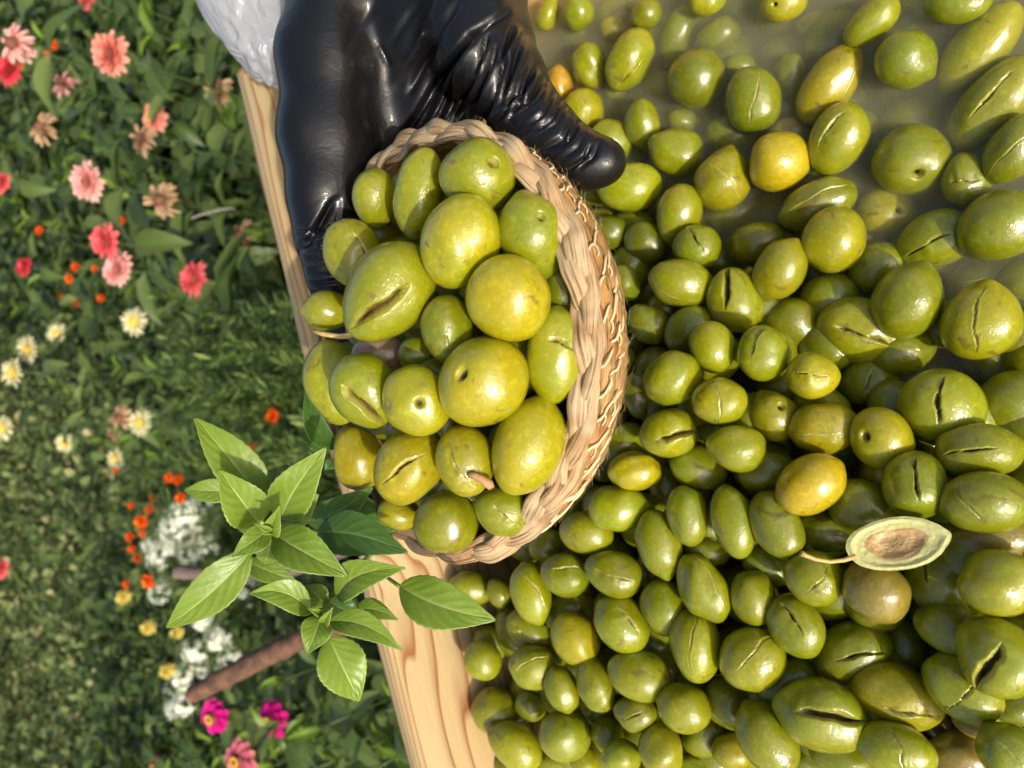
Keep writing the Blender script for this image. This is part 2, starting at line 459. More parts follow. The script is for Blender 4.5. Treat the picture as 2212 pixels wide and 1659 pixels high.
# boards on the other sides; x axis runs along each board, y axis points into the trough
cr = c0z + BX * LB
b2 = board('board', cr, -BX, AX, LB, WOODR, trough, 5, [])
cl = c0z + AX * LA
b3 = board('board', cl, BX, -AX, LB, WOOD, trough, 6, [])
b4 = board('board', cl + BX * LB, -AX, -BX, LA, WOOD, trough, 8, [])
fl = np.array([c0z + AX * .06 + BX * .06, c0z + AX * (LA - .06) + BX * .06, c0z + AX * (LA - .06) + BX * (LB - .06), c0z + AX * .06 + BX * (LB - .06)])
V = np.vstack([fl + [0, 0, -.070], fl + [0, 0, -.083]])
obj('floor_board', mesh('floor_board', V, [(0, 1, 2, 3), (7, 6, 5, 4), (0, 4, 5, 1), (1, 5, 6, 2), (2, 6, 7, 3), (3, 7, 4, 0)], False), WOODR, trough)
for (a, b) in ((.12, .12), (LA - .12, .12), (.12, LB - .12), (LA - .12, LB - .12)):
    q = c0z + AX * a + BX * b
    v, f = tube([q + [0, 0, -.084], q + [.004, 0, -.4], q + [0, 0, GZ + .01]], [.024, .022, .024], 12)
    obj('leg', mesh('leg', v, f), BARK, trough)

# ------------------------------------------------------------------ heap surface of the olives
HB = [atz(x, y, 0)[:2] for (x, y) in ((1180, 215), (1560, 440), (1830, 455), (2260, 640))]
def heap(X, Y):
    """height of the olive pile's surface: level with the brine at the open patch, rising away from it"""
    p = np.array([X, Y]); best = 1e9; sgn = 1
    for a, b in zip(HB[:-1], HB[1:]):
        ab = b - a; t = np.clip((p - a) @ ab / (ab @ ab), 0, 1); q = a + ab * t; d = np.linalg.norm(p - q)
        if d < best:
            best = d; sgn = np.sign(ab[0] * (p - a)[1] - ab[1] * (p - a)[0])
    d = best * sgn * HSGN
    return float(np.clip(d * .55, 0, .047)) if d > 0 else -1.
HSGN = 1
t_ = atz(1500, 1200, 0)
if heap(t_[0], t_[1]) < 0: HSGN = -1

# ------------------------------------------------------------------ olives
TINT = {'g': (.155, .185, .003), 'l': (.195, .222, .004), 'd': (.110, .138, .003), 'y': (.245, .240, .004), 'Y': (.36, .31, .006), 'b': (.19, .155, .022),
        'o': (.33, .20, .012), 'p': (.24, .165, .09)}
def olive_mesh(a, b, feat, seed, foff=None, fang=None, nu=52, nv=56):
    """olive with long semi-axis a (local x), short b; the side with +z shows the cut, slit or stem hole"""
    r = np.random.default_rng(seed)
    bb = (a * b * b) ** (1 / 3)
    if foff is None:
        th = r.uniform(0, 2 * math.pi); q = r.uniform(.0, .4)
        foff = (q * math.cos(th), q * math.sin(th))
    if fang is None: fang = r.uniform(-35, 35)
    fn = nrm([foff[0], foff[1], math.sqrt(max(.05, 1 - foff[0] ** 2 - foff[1] ** 2))])
    ca = math.radians(fang)
    if feat == 'h':
        pol = fn; ref = nrm(np.cross(pol, [0, 1, .1])); oth = np.cross(pol, ref)
        t = np.linspace(0, 1, nu) ** 1.35
        u = t * math.pi
        v = np.arange(nv) * 2 * math.pi / nv
    else:
        d = np.array([math.cos(ca), math.sin(ca), 0.]); pol = nrm(d - fn * (d @ fn)); ref = fn; oth = np.cross(pol, ref)
        u = np.linspace(.0, 1, nu) * math.pi
        t = np.arange(nv) * 2 * math.pi / nv - math.pi
        v = t - (.80 if feat in 'swcf' else .0) * np.sin(t)
    u[0] = 1e-3; u[-1] = math.pi - 1e-3
    uu, vv = np.meshgrid(u, v, indexing='ij')
    N = (np.cos(uu)[..., None] * pol + np.sin(uu)[..., None] * (np.cos(vv)[..., None] * ref + np.sin(vv)[..., None] * oth))
    X = N[..., 0]
    rr = np.sqrt(np.maximum(1e-9, 1 - X ** 2))
    egg = r.uniform(-.10, .10)
    nip = r.choice([.0, .02, .05, .09], p=[.35, .3, .2, .15]) if feat != 'n' else .13
    sg = r.choice([-1, 1])
    taper = 1 + egg * X
    px = a * (X + sg * nip * np.exp(-((1 - sg * X) / .035)))
    py = b * N[..., 1] * taper; pz = b * N[..., 2] * taper
    Pn = np.stack([px, py, pz], -1)
    lump = np.zeros_like(X)
    for _ in range(5):
        kx = r.normal(0, 1.9, 3); lump += r.uniform(.006, .018) * np.sin(N @ kx * 1.4 + r.uniform(0, 6))
    for _ in range(r.integers(1, 4)):      # bruises and flat spots
        dn = nrm(r.normal(size=3)); lump -= r.uniform(.015, .05) * np.exp(-((1 - N @ dn) / r.uniform(.06, .22)))
    disp = 1.25 * lump * bb
    flesh = np.zeros_like(X)
    if feat == 'h':
        ho = .075 + .05 * r.random(); ec = 1 + .35 * np.cos(vv + r.uniform(0, 6))
        hd = disp - .36 * bb * np.exp(-(uu * ec / ho) ** 4) - .06 * bb * np.exp(-(uu / .30) ** 2)
        disp = hd; flesh = np.exp(-(uu * ec / ho) ** 6)
    elif feat in 'swcf':
        uc = math.pi / 2
        if feat == 's': L0, L1, wd, dp, open_ = r.uniform(.5, .95), r.uniform(.5, .95), .026, .13, .35
        elif feat == 'f': L0, L1, wd, dp, open_ = 1.1, 1.1, .022, .05, .2
        elif feat == 'c': L0, L1, wd, dp, open_ = .25, 1.15, .050, .26, 1.0
        else: L0, L1, wd, dp, open_ = .30, 1.40, .075, .42, 2.2
        s = (uu - uc); tt = np.where(s < 0, s / L0, s / L1)
        wig = .11 * np.sin(uu * 2.3 + r.uniform(0, 6)) + .022 * np.sin(uu * 8 + r.uniform(0, 6)) + .006 * np.sin(uu * 27)
        dv = (vv - wig - .012 * np.sin(uu * 41 + 1))
        prof_w = wd * (np.clip(1 - np.abs(tt) ** 2.2, 0, 1) ** .6 if feat in 'sf' else (np.clip((tt + 1) / 2, 0, 1) ** .75) * np.clip(4 * (1.02 - tt), 0, 1)) * (1 if feat in 'sf' else open_) + 1e-4
        prof_w = prof_w * np.clip(1 + (.40 if feat != 'w' else .15) * np.sin(uu * 7 + r.uniform(0, 6)) + (.25 if feat != 'w' else .08) * np.sin(uu * 15 + r.uniform(0, 6)), .15, 2)
        inside = (tt > -1) & (tt < 1.0)
        g = np.where(inside, np.exp(-(dv / prof_w) ** 4), 0) * np.clip(prof_w / wd * 1.4, 0, 1)
        lip = np.where(inside, np.exp(-((np.abs(dv) - prof_w * 1.7) / (.05 + prof_w)) ** 2), 0) * np.clip(prof_w / wd, 0, 1)
        side = np.where(inside & (dv > 0), np.exp(-(dv / .38) ** 2), 0) * np.clip(prof_w / wd, 0, 1)
        disp = disp - dp * bb * g + .012 * bb * lip - (.075 * bb * side if feat != 'f' else .02 * bb * side)
        flesh = np.clip(g * 1.25, 0, 1) * (.9 if feat != 'f' else .55)
    Pn = Pn + N * disp[..., None]
    return mesh('olive', Pn, grid_faces(nu, nv, True)[:, ::-1].copy(), True, {'flesh': flesh.ravel()})

def c7(x, y): return ((2000 + x / 1.0886) * .54861, (y / 1.0886) * .54861)
def c8(x, y): return ((2000 + x / 1.0886) * .54861, (1500 + y / 1.0886) * .54861)
def c5(x, y): return ((1100 + x / 1.3827) * .54861, (500 + y / 1.3827) * .54861)
def c6(x, y): return ((600 + x / 1.276) * .54861, (1500 + y / 1.276) * .54861)
SC = {c7: .54861 / 1.0886, c8: .54861 / 1.0886, c5: .54861 / 1.3827, c6: .54861 / 1.276}

# x, y, long, short, angle (clockwise from picture right), layer, feature, tint [, feature offset x, y, feature angle]
# layer: 0 top, 1 lower, 2 deep; 'f' floats, 's' just under the brine, 'S' deep in it
T7 = [(172,62,135,92,-70,'f','p','l'),(302,50,150,138,80,'f','p','g'),(455,120,120,100,0,'s','p','y'),(592,62,132,118,-30,'f','s','g'),
(852,8,150,115,0,'f','p','l'),(728,150,250,145,-68,'s','n','g'),(903,150,195,140,-25,'s','s','g'),(525,258,265,190,-60,'f','c','l',.0,.5,20),
(348,285,195,150,80,'f','c','g'),(812,340,250,245,20,'f','p','d'),(1050,432,275,235,70,'f','s','g',.0,-.1,30),(995,285,130,100,0,'s','p','l'),
(1213,335,215,135,85,'s','p','g'),(1380,365,350,215,-55,'f','s','y',.0,.55,5),(1185,15,190,150,-10,'f','h','y',-.5,.0),(1558,95,240,160,-40,'f','c','l'),
(1320,105,160,120,0,'S','p','y'),(1930,15,250,170,0,'f','p','g'),(1705,258,255,235,30,'f','n','g'),(2022,212,400,235,-50,'f','p','y'),
(2080,450,440,250,-45,'f','s','l',.15,-.3,5),(1730,690,315,295,10,'f','h','g',.15,.45),(1963,775,240,195,80,'f','s','g',.0,.1,90),(2160,640,300,200,-60,'f','s','g'),
(1415,598,310,235,-70,'f','s','l',.3,-.35,30),(1162,695,258,250,0,0,'p','Y'),(923,770,265,232,-75,0,'s','y',.0,.1,-55),(955,575,210,170,20,'f','p','g'),
(1210,580,200,150,0,'f','s','b'),(722,650,245,205,20,'f','p','g'),(580,535,210,155,80,'f','p','g'),(755,515,140,110,0,'s','p','l'),
(322,476,190,175,0,'f','s','y',.1,.0,80),(445,602,205,165,20,'f','p','l'),(520,805,285,210,-10,0,'p','l'),(218,370,170,130,90,'f','p','o'),
(460,390,100,80,0,'s','p','g'),(640,360,140,110,0,'S','p','y'),(732,922,260,195,-80,0,'p','g'),(985,915,290,200,-25,1,'p','d'),
(1325,875,335,215,-25,0,'f','g',.2,-.3,5),(1395,1028,290,260,-70,0,'p','y'),(1622,918,245,210,15,1,'h','y',.5,-.15),(2110,965,340,300,-30,0,'p','g'),
(1828,1030,315,245,-25,0,'c','l',.15,.1,0),(1072,1045,240,190,-20,1,'p','g'),(810,1060,205,195,0,0,'c','g',.1,.0,70),(595,1040,200,170,30,1,'p','d'),
(430,1000,180,150,0,1,'p','d'),(1163,1160,270,215,-60,0,'n','y'),(1578,1145,240,210,-30,1,'p','g'),(742,1215,285,205,10,0,'f','l',.0,.6,0),
(560,1160,180,150,0,2,'p','d'),(970,1290,285,230,75,0,'w','l',-.15,.35,12),(1712,1285,330,275,-65,0,'p','g'),(1515,1420,385,290,15,0,'c','l',-.35,.0,195),
(1425,1290,240,200,0,1,'p','g'),(1230,1390,245,220,30,1,'s','g'),(2030,1378,335,310,100,0,'f','y',.0,.1,0),(2050,1180,280,160,-10,1,'f','d'),
(1860,1385,220,180,60,1,'p','g'),(878,1492,230,190,75,0,'p','l'),(775,1415,230,190,-40,1,'p','g'),(600,1388,200,165,30,1,'p','g'),
(505,1215,160,120,70,1,'p','g'),(1090,1515,240,215,80,0,'s','g',-.5,.1,40),(705,1620,250,235,-40,0,'p','l'),(1305,1612,215,205,0,0,'s','y',.0,-.1,0),
(1545,1640,240,220,-40,1,'s','g'),(1150,870,180,150,60,2,'p','d'),(2215,1200,210,170,0,1,'p','g'),(2205,1430,230,170,-60,1,'p','g'),
(1330,1180,200,160,40,2,'p','d'),(690,1330,170,140,60,2,'p','d'),(640,880,160,130,20,2,'p','d'),(900,1120,170,140,10,2,'p','d')]
T8 = [(687,225,250,215,-15,0,'w','l',-.15,.1,190),(905,90,240,200,10,0,'s','l',.0,.3,80),(980,285,255,205,10,0,'p','l'),(1140,150,230,200,60,0,'h','y',.35,-.45),
(1355,200,290,230,-5,0,'f','y',.0,.35,0),(1605,245,275,250,60,0,'h','y',-.55,.0),(815,375,245,190,20,1,'p','g'),(1100,390,240,180,-20,1,'p','g'),
(1295,445,315,245,-35,0,'p','Y'),(1510,540,265,240,30,1,'p','g'),(1745,450,290,265,90,0,'c','g',.2,.0,5),(2040,520,345,275,-5,0,'s','l',-.35,-.1,75),
(2020,300,340,235,-5,0,'c','g',.2,-.1,-10),(2060,670,330,200,0,1,'p','b'),(540,385,230,170,0,0,'p','y'),(490,265,210,170,-40,1,'p','g'),
(475,545,275,200,0,0,'n','l'),(770,580,262,180,80,0,'p','l'),(965,600,315,180,78,0,'p','l'),(1155,620,300,205,60,0,'p','g'),
(1355,640,240,170,20,1,'p','g'),(340,650,240,185,10,0,'p','l'),(645,695,290,195,75,0,'n','l'),(685,460,220,160,70,2,'p','d'),
(1315,840,245,235,15,0,'s','g',.1,.1,-65),(1575,895,285,260,60,0,'p','b'),(1850,850,300,270,80,0,'c','g',.1,.3,0),(2115,865,330,290,-20,0,'n','l'),
(1110,790,220,170,30,1,'p','g'),(245,830,215,195,10,0,'s','g',-.1,-.35,-8),(455,825,260,195,15,0,'s','g',.1,.1,8),(100,910,265,175,75,0,'f','l'),
(835,880,295,200,60,0,'f','g',.0,-.5,0),(1050,930,240,190,85,0,'p','l'),(670,965,240,210,80,0,'p','g'),(1240,1050,275,230,60,0,'c','g',.1,.0,-10),
(485,1040,270,215,45,0,'s','l',.1,-.3,20),(290,1105,245,200,60,0,'p','y'),(805,1135,300,215,85,0,'f','l',-.2,.1,10),(1480,1165,335,255,-25,0,'c','g',-.3,.1,200),
(1905,1060,300,215,20,0,'p','g'),(1700,1140,260,190,80,1,'p','g'),(2090,1180,350,310,60,0,'w','l',-.1,.0,235),(1045,1190,300,260,-30,0,'s','l',.35,-.15,-10),
(105,1225,215,185,0,0,'f','l',.0,-.2,-30),(565,1265,280,210,10,0,'p','l'),(375,1300,230,160,75,0,'p','l'),(230,1320,195,145,70,0,'p','l'),
(1945,1310,330,260,40,0,'s','l',.1,.1,-100),(1660,1345,370,280,15,0,'c','y',-.2,.35,190),(1340,1430,380,300,10,0,'w','l',-.2,.1,175),(755,1400,225,210,20,0,'p','l'),
(950,1380,225,205,40,1,'p','g'),(1200,1290,290,190,-30,1,'p','g'),(545,1425,185,150,10,0,'c','g'),(95,1390,140,120,40,1,'s','g'),
(245,1520,225,200,0,0,'p','l'),(395,1430,130,110,0,1,'p','g'),(430,1520,170,140,60,1,'p','g'),(490,1612,170,150,0,0,'p','l'),
(655,1580,215,190,80,0,'p','l'),(840,1520,210,165,-30,1,'p','g'),(960,1590,170,150,0,1,'p','y'),(1110,1530,310,240,60,0,'p','g'),
(1660,1575,320,220,15,0,'s','l',.0,-.1,70),(1430,1612,260,190,20,1,'s','g'),(2150,1600,260,240,50,0,'s','g',.1,.0,0),(1920,1612,260,200,0,1,'p','b'),
(1830,1462,140,110,60,1,'p','b'),(2175,1400,200,150,0,1,'p','g'),(850,730,200,120,10,1,'p','d'),(270,985,230,170,-30,1,'p','g'),
(90,1070,220,170,30,1,'s','g'),(640,1130,170,140,0,2,'p','d'),(1420,990,190,150,70,2,'p','d'),(165,705,160,140,-30,1,'p','g'),
(880,235,170,130,0,2,'p','d'),(1800,250,190,160,50,1,'p','d'),(555,60,200,130,80,1,'p','d'),(330,1225,180,140,30,2,'p','d'),(1130,1100,170,140,0,2,'p','d'),
(2160,90,290,260,-20,1,'p','g'),(1857,112,350,330,40,0,'c','l',.1,.3,60),(30,1660,180,150,10,1,'p','g'),(200,1655,200,150,0,1,'p','g'),
(330,1640,150,120,60,1,'p','l'),(770,1675,220,150,0,1,'p','g'),(1260,1640,180,150,30,2,'p','d'),(1330,1530,200,150,0,2,'p','d'),
(1990,1470,150,110,20,1,'p','b'),(1570,1100,170,140,0,2,'p','d'),(1790,1000,180,150,60,2,'p','d'),(1930,960,190,150,20,2,'p','d')]
# lower left by the wood, source px
TS = [(1932,2531,150,132,20,1,'s','l'),(1902,2601,160,145,40,0,'p','l'),(1889,2728,170,150,-20,1,'p','l'),(1950,2802,195,175,30,0,'p','l'),
(2030,2938,225,170,30,0,'p','l'),(2020,2470,170,140,60,1,'p','g'),(1858,2318,185,130,15,1,'p','l'),(1963,2335,120,95,60,1,'p','g'),(2010,2400,120,90,10,2,'p','d'),
(1965,2650,140,110,40,2,'p','d'),(2040,2800,140,120,10,2,'p','d'),(1985,2905,130,110,0,2,'p','d')]
# basket, (converter, entry)
TB = [(c5,(1085,265,420,390,0,0,'h','l',.35,-.40)),(c5,(765,360,500,275,100,1,'p','l')),(c5,(520,390,320,245,90,1,'p','l')),(c5,(985,630,520,425,-70,0,'p','y')),
(c5,(1380,600,480,390,75,0,'h','l',.25,-.45)),(c5,(1250,935,465,450,60,0,'p','y')),(c5,(405,690,385,320,60,1,'s','l',.0,-.3,0)),(c5,(600,890,600,460,-50,0,'w','l',.05,.15,8)),
(c5,(270,1000,270,225,0,1,'n','l')),(c5,(920,1110,400,290,80,1,'s','g',.6,.0,0)),(c5,(760,1240,230,190,0,2,'p','g')),(c5,(550,1240,310,210,0,2,'p','p')),
(c5,(1110,1395,520,480,-35,0,'h','y',-.50,-.18)),(c5,(1505,1235,540,330,90,1,'c','l',-.2,.0,90)),(c5,(1550,910,270,210,80,2,'p','d')),
(c5,(300,1390,480,310,80,1,'p','l')),(c5,(470,1440,440,370,50,0,'w','l',-.2,.35,185)),(c5,(752,1490,400,375,40,0,'h','y',.05,.12)),
(c6,(1879,331,500,367,-70,0,'n','y')),(c6,(1290,430,430,335,-55,0,'c','y',.2,.1,30)),(c6,(1577,405,370,295,80,0,'s','y',.1,.25,-30)),
(c6,(1030,385,345,240,80,1,'p','y')),(c6,(1235,670,220,160,20,1,'p','y')),(c6,(1478,708,330,315,0,1,'p','g')),(c6,(1765,650,290,250,20,1,'s','g',.1,.1,30)),
(c5,(870,1350,260,200,0,2,'p','d')),(c5,(1230,1180,280,220,40,2,'p','d')),(c5,(1100,880,260,200,0,2,'p','d')),(c6,(1560,560,280,200,0,2,'p','d'))]

olives = []
FR = random.Random(4)
def calm(e):      # cracks that the photograph does not place: leave half of these olives whole
    return 'p' if e[6] in 'sc' and len(e) == 8 and FR.random() < .6 else ('f' if e[6] == 's' and FR.random() < .45 else e[6])
for conv, T in ((c7, T7), (c8, T8)):
    for e in T:
        x, y = conv(e[0], e[1]); s = SC[conv]
        olives.append(dict(x=x, y=y, L=e[2] * s, W=e[3] * s, ang=e[4], lay=e[5], feat=calm(e), tint=e[7], fo=e[8:], basket=False))
for e in TS:
    olives.append(dict(x=e[0] * .54861, y=e[1] * .54861, L=e[2] * .54861, W=e[3] * .54861, ang=e[4], lay=e[5], feat=calm(e), tint=e[7], fo=e[8:], basket=False))

# basket frame
BN = nrm(.704 * U - .707 * F + .062 * -(-R) * -1)       # rim normal, almost upright
BC = P(930, 748, .29)
BR = .083
B1 = nrm(R - BN * (R @ BN)); B2 = np.cross(BN, B1)
for conv, e in TB:
    x, y = conv(e[0], e[1]); s = SC[conv]
    olives.append(dict(x=x, y=y, L=e[2] * s, W=e[3] * s, ang=e[4], lay=e[5], feat=e[6], tint=e[7], fo=e[8:], basket=True))

def inner(X, Y):
    """distance from the trough's far board and right board"""
    q = np.array([X, Y, 0]) - c0z
    return q @ BX, q @ AX
for o in olives:
    d = raydir(o['x'], o['y'])
    if o['basket']:
        # mound above the rim plane
        lo, hi = .18, .36
        best = None
        for Z in np.linspace(lo, hi, 400):
            p = CAM + d * Z; h = (p - BC) @ BN; rad = np.linalg.norm((p - BC) - BN * h)
            tgt = .034 * max(0, 1 - (rad / BR) ** 2) + .004 - (.0, .006, .015)[o['lay']]
            e = abs(h - tgt)
            if best is None or e < best[0]: best = (e, Z)
        Z = best[1]
    else:
        best = None
        for Z in np.linspace(.2, .62, 500):
            p = CAM + d * Z; H = heap(p[0], p[1])
            if o['lay'] == 's': tgt = -.0105
            elif o['lay'] == 'S': tgt = -.016
            elif o['lay'] == 'f': tgt = max(H, 0) * .8 + .001
            else: tgt = max(H, 0) + .004 - o['lay'] * .0125
            bq, aq = inner(p[0], p[1])
            e = abs(p[2] - tgt)
            if best is None or e < best[0]: best = (e, Z)
        Z = best[1]
    o['Z'] = Z; o['Z0'] = Z
def sem(o): return o['L'] / 2 * o['Z'] / FPX, o['W'] / 2 * o['Z'] / FPX
def axis(o):
    a = math.radians(o['ang']); return nrm(math.cos(a) * -U + math.sin(a) * -R)
rank = {0: 0, 'f': .3, 1: 1, 2: 2, 's': 1.5, 'S': 2.5}
for it in range(50):
    pos = np.array([P(o['x'], o['y'], o['Z']) for o in olives])
    moved = 0
    for i in range(len(olives)):
        dd = np.linalg.norm(pos - pos[i], axis=1)
        for j in np.nonzero((dd < .034) & (np.arange(len(olives)) > i))[0]:
            A, B = olives[i], olives[j]
            if A['basket'] != B['basket']: continue
            dv = (pos[j] - pos[i]) / (dd[j] + 1e-9)
            need = 0
            for o in (A, B):
                a, b = sem(o); c = dv @ axis(o); need += 1 / math.sqrt(c * c / a / a + (1 - c * c) / b / b)
            pen = .93 * need - dd[j]
            if pen > 0:
                ra, rb = rank[A['lay']], rank[B['lay']]
                lo = B if (rb > ra or (ra == rb and B['Z'] > A['Z'])) else A
                if lo['Z'] - lo['Z0'] < (.017 if not lo['basket'] else .009):
                    lo['Z'] += min(pen * .5, .0012); moved += 1
    if not moved: break

CATS = {'g': 'green', 'l': 'light green', 'd': 'dark green', 'y': 'yellow-green', 'Y': 'golden yellow', 'b': 'brownish', 'o': 'orange-tinged', 'p': 'pinkish brown'}
FEATS = {'p': 'smooth', 'n': 'point-tipped', 's': 'slit', 'c': 'cracked', 'w': 'wide-split', 'f': 'seamed', 'h': 'stem-holed'}
def zone(o):
    x, y = o['x'], o['y']
    if o['basket']:
        return 'heaped in the woven basket'
    if o['lay'] in ('s', 'S'): return 'sunk in the cloudy brine'
    if o['lay'] == 'f': return 'floating in the open brine'
    if x < 1330 and y > 1150: return 'piled beside the bare wooden edge'
    if x < 1500 and y < 1250: return 'lying against the outside of the basket'
    if y < 800: return 'on the pile below the open brine'
    if x > 1850 and y > 1050: return 'around the halved olive with its stalk'
    if y > 1250: return 'along the picture\'s lower edge'
    return 'in the middle of the pile'
groups = {}
for o in olives:
    o['desc'] = '%s %s olive' % (FEATS[o['feat']], CATS[o['tint']]); o['zone'] = zone(o)
    groups.setdefault((o['desc'], o['zone']), []).append(o)
for (d, z), L in groups.items():
    L.sort(key=lambda q: q['y'])
    for i, o in enumerate(L):
        if len(L) == 1: o['label'] = '%s %s' % (d, z)
        elif i == 0: o['label'] = '%s %s, nearest the picture\'s top' % (d, z)
        elif i == len(L) - 1: o['label'] = '%s %s, nearest the picture\'s bottom' % (d, z)
        else: o['label'] = '%s %s, %s from the top' % (d, z, ordn(i))

VIEW = -F
for i, o in enumerate(olives):
    a, b = sem(o); p = P(o['x'], o['y'], o['Z'])
    v = nrm(CAM - p)
    x = axis(o); x = nrm(x - v * (x @ v)); y = np.cross(v, x)
    fo = o['fo']
    # picture offsets (right, down) of the feature -> local x, y ; local y is picture-down turned by the olive's angle
    foff = None; fang = None
    if len(fo) >= 2:
        ca, sa = math.cos(math.radians(o['ang'])), math.sin(math.radians(o['ang']))
        dy = -R * sa * 0  # noqa
        down_axis = np.cross(v, x)
        sx = fo[0]; sy = fo[1]
        foff = (sx, sy * (1 if down_axis @ (-R * ca + U * sa) > 0 else -1)) if len(fo) > 2 else None
        if len(fo) == 2:   # holes: offset given in picture axes
            vec = -U * fo[0] - R * fo[1]; foff = (vec @ x, vec @ y)
        if len(fo) > 2: fang = fo[2] if down_axis @ (-R * ca + U * sa) > 0 else -fo[2]
    me = olive_mesh(a, b, o['feat'], 100 + i, foff, fang)
    ob = obj('olive', me, OLIVE, None, frame(x, y, v, p))
    jt = rng.uniform(.86, 1.14); t = TINT[o['tint']]
    ob.color = (t[0] * jt * rng.uniform(.94, 1.06), t[1] * jt, t[2], 1)
    tag(ob, o['label'], 'olive', 'olives in the woven basket' if o['basket'] else 'cracked olives in the trough')

# brine: closed body whose surface climbs a little where it wets the floating olives
def brine_body():
    i0, i1 = .0505, .077; na, nb_ = 380, 280
    ga = np.linspace(i0, LA - i0, na); gb = np.linspace(i0, LB - i0, nb_)
    A_, B_ = np.meshgrid(ga, gb, indexing='ij')
    top = c0z + A_[..., None] * AX + B_[..., None] * BX
    zz = np.zeros((na, nb_))
    for o in olives:
        if o['basket'] or o['lay'] not in ('f', 's', 0, 1): continue
        p = P(o['x'], o['y'], o['Z'])
        if abs(p[2]) > .013: continue
        a, b = sem(o); x = axis(o); dlt = top - p; dlt[..., 2] = -p[2]
        ax_ = dlt @ x; rest = np.sqrt(np.maximum(0, (dlt ** 2).sum(-1) - ax_ ** 2))
        q = np.sqrt((ax_ / a) ** 2 + (rest / b) ** 2)
        zz = np.maximum(zz, .0017 * np.exp(-np.clip(q - 1, 0, 9) * b / .0017) * (q < 3))
    e = np.zeros_like(zz); e[1:-1, 1:-1] = 1; top[..., 2] = zz * e
    bot = c0z + np.array([[i1, i1], [LA - i1, i1], [LA - i1, LB - i1], [i1, LB - i1]]) @ np.array([AX, BX]) + [0, 0, -.068]
    V = np.vstack([top.reshape(-1, 3), bot]); n0 = na * nb_
    Fl = [tuple(f) for f in grid_faces(na, nb_)]
    idx = np.arange(n0).reshape(na, nb_)
    Fl.append((n0, n0 + 1, n0 + 2, n0 + 3))
    Fl.append(tuple(idx[:, 0][::-1]) + (n0, n0 + 1)); Fl.append(tuple(idx[-1, :][::-1]) + (n0 + 1, n0 + 2))
    Fl.append(tuple(idx[:, -1]) + (n0 + 2, n0 + 3)); Fl.append(tuple(idx[0, :]) + (n0 + 3, n0))
    me = mesh('brine', V, Fl)
    b_ = bmesh.new(); b_.from_mesh(me); bmesh.ops.recalc_face_normals(b_, faces=b_.faces); b_.to_mesh(me); b_.free()
    tag(obj('brine', me, BRINE), 'cloudy olive brine filling the wooden trough', 'brine', kind='stuff')
brine_body()
# deeper olives that only show as fragments between the others: one mass
def low_olive(c, a, b, x, y, z):
    nu, nv = 11, 14
    u = np.linspace(.02, math.pi - .02, nu); v = np.arange(nv) * 2 * math.pi / nv
    uu, vv = np.meshgrid(u, v, indexing='ij')
    return c + (np.cos(uu) * a)[..., None] * x + (np.sin(uu) * np.cos(vv) * b)[..., None] * y + (np.sin(uu) * np.sin(vv) * b)[..., None] * z
Vs = []; Fs = []; nn = 0
def add_low(c):
    global nn
    q = rng.normal(size=4); q /= np.linalg.norm(q)
    M = np.array(Matrix(((1, 0, 0), (0, 1, 0), (0, 0, 1)))) if False else None
    from mathutils import Quaternion
    M = np.array(Quaternion(q).to_matrix())
    a = rng.uniform(.0125, .0152); b = a * rng.uniform(.76, .92)
    Vs.append(low_olive(c, a, b, M[:, 0], M[:, 1], M[:, 2]).reshape(-1, 3)); Fs.append(grid_faces(11, 14, True, nn)); nn += 154
for lay, dz in ((0, .0205), (1, .042)):
    for ix in np.arange(-.32, .30, .0255):
        for iy in np.arange(-.06, .46, .0255):
            X = ix + rng.uniform(-.006, .006) + (lay * .012); Y = iy + rng.uniform(-.006, .006)
            bq, aq = inner(X, Y)
            H = heap(X, Y)
            if H < 0: z = -.0195 - lay * .020 + rng.uniform(-.006, .003)
            else: z = H - dz + rng.uniform(-.004, .002)
            z = max(z, -.056)
            if bq < inset(z) + .014 or aq < inset(z) + .014 or bq > LB - .09 or aq > LA - .09: continue
            add_low(np.array([X, Y, z]))
lo = obj('deeper_olives', mesh('deeper_olives', np.concatenate(Vs), np.concatenate(Fs)[:, ::-1].copy()), OLIVE)
lo.color = (.150, .178, .003, 1)
tag(lo, 'deeper olives glimpsed between the upper ones in the trough', 'olives', kind='stuff')
Vs, Fs, nn = [], [], 0
for lay in (0, 1):
    for k in range(22 if lay == 0 else 12):
        th = k * 2.4; rad = (.062 if lay == 0 else .045) * math.sqrt((k + .5) / (22 if lay == 0 else 12))
        add_low(BC + B1 * rad * math.cos(th) + B2 * rad * math.sin(th) - BN * (.002 + .024 * lay))
lo = obj('deeper_olives', mesh('deeper_basket_olives', np.concatenate(Vs), np.concatenate(Fs)[:, ::-1].copy()), OLIVE)
lo.color = (.150, .178, .003, 1)
tag(lo, 'deeper olives glimpsed between the upper ones in the basket', 'olives', kind='stuff')

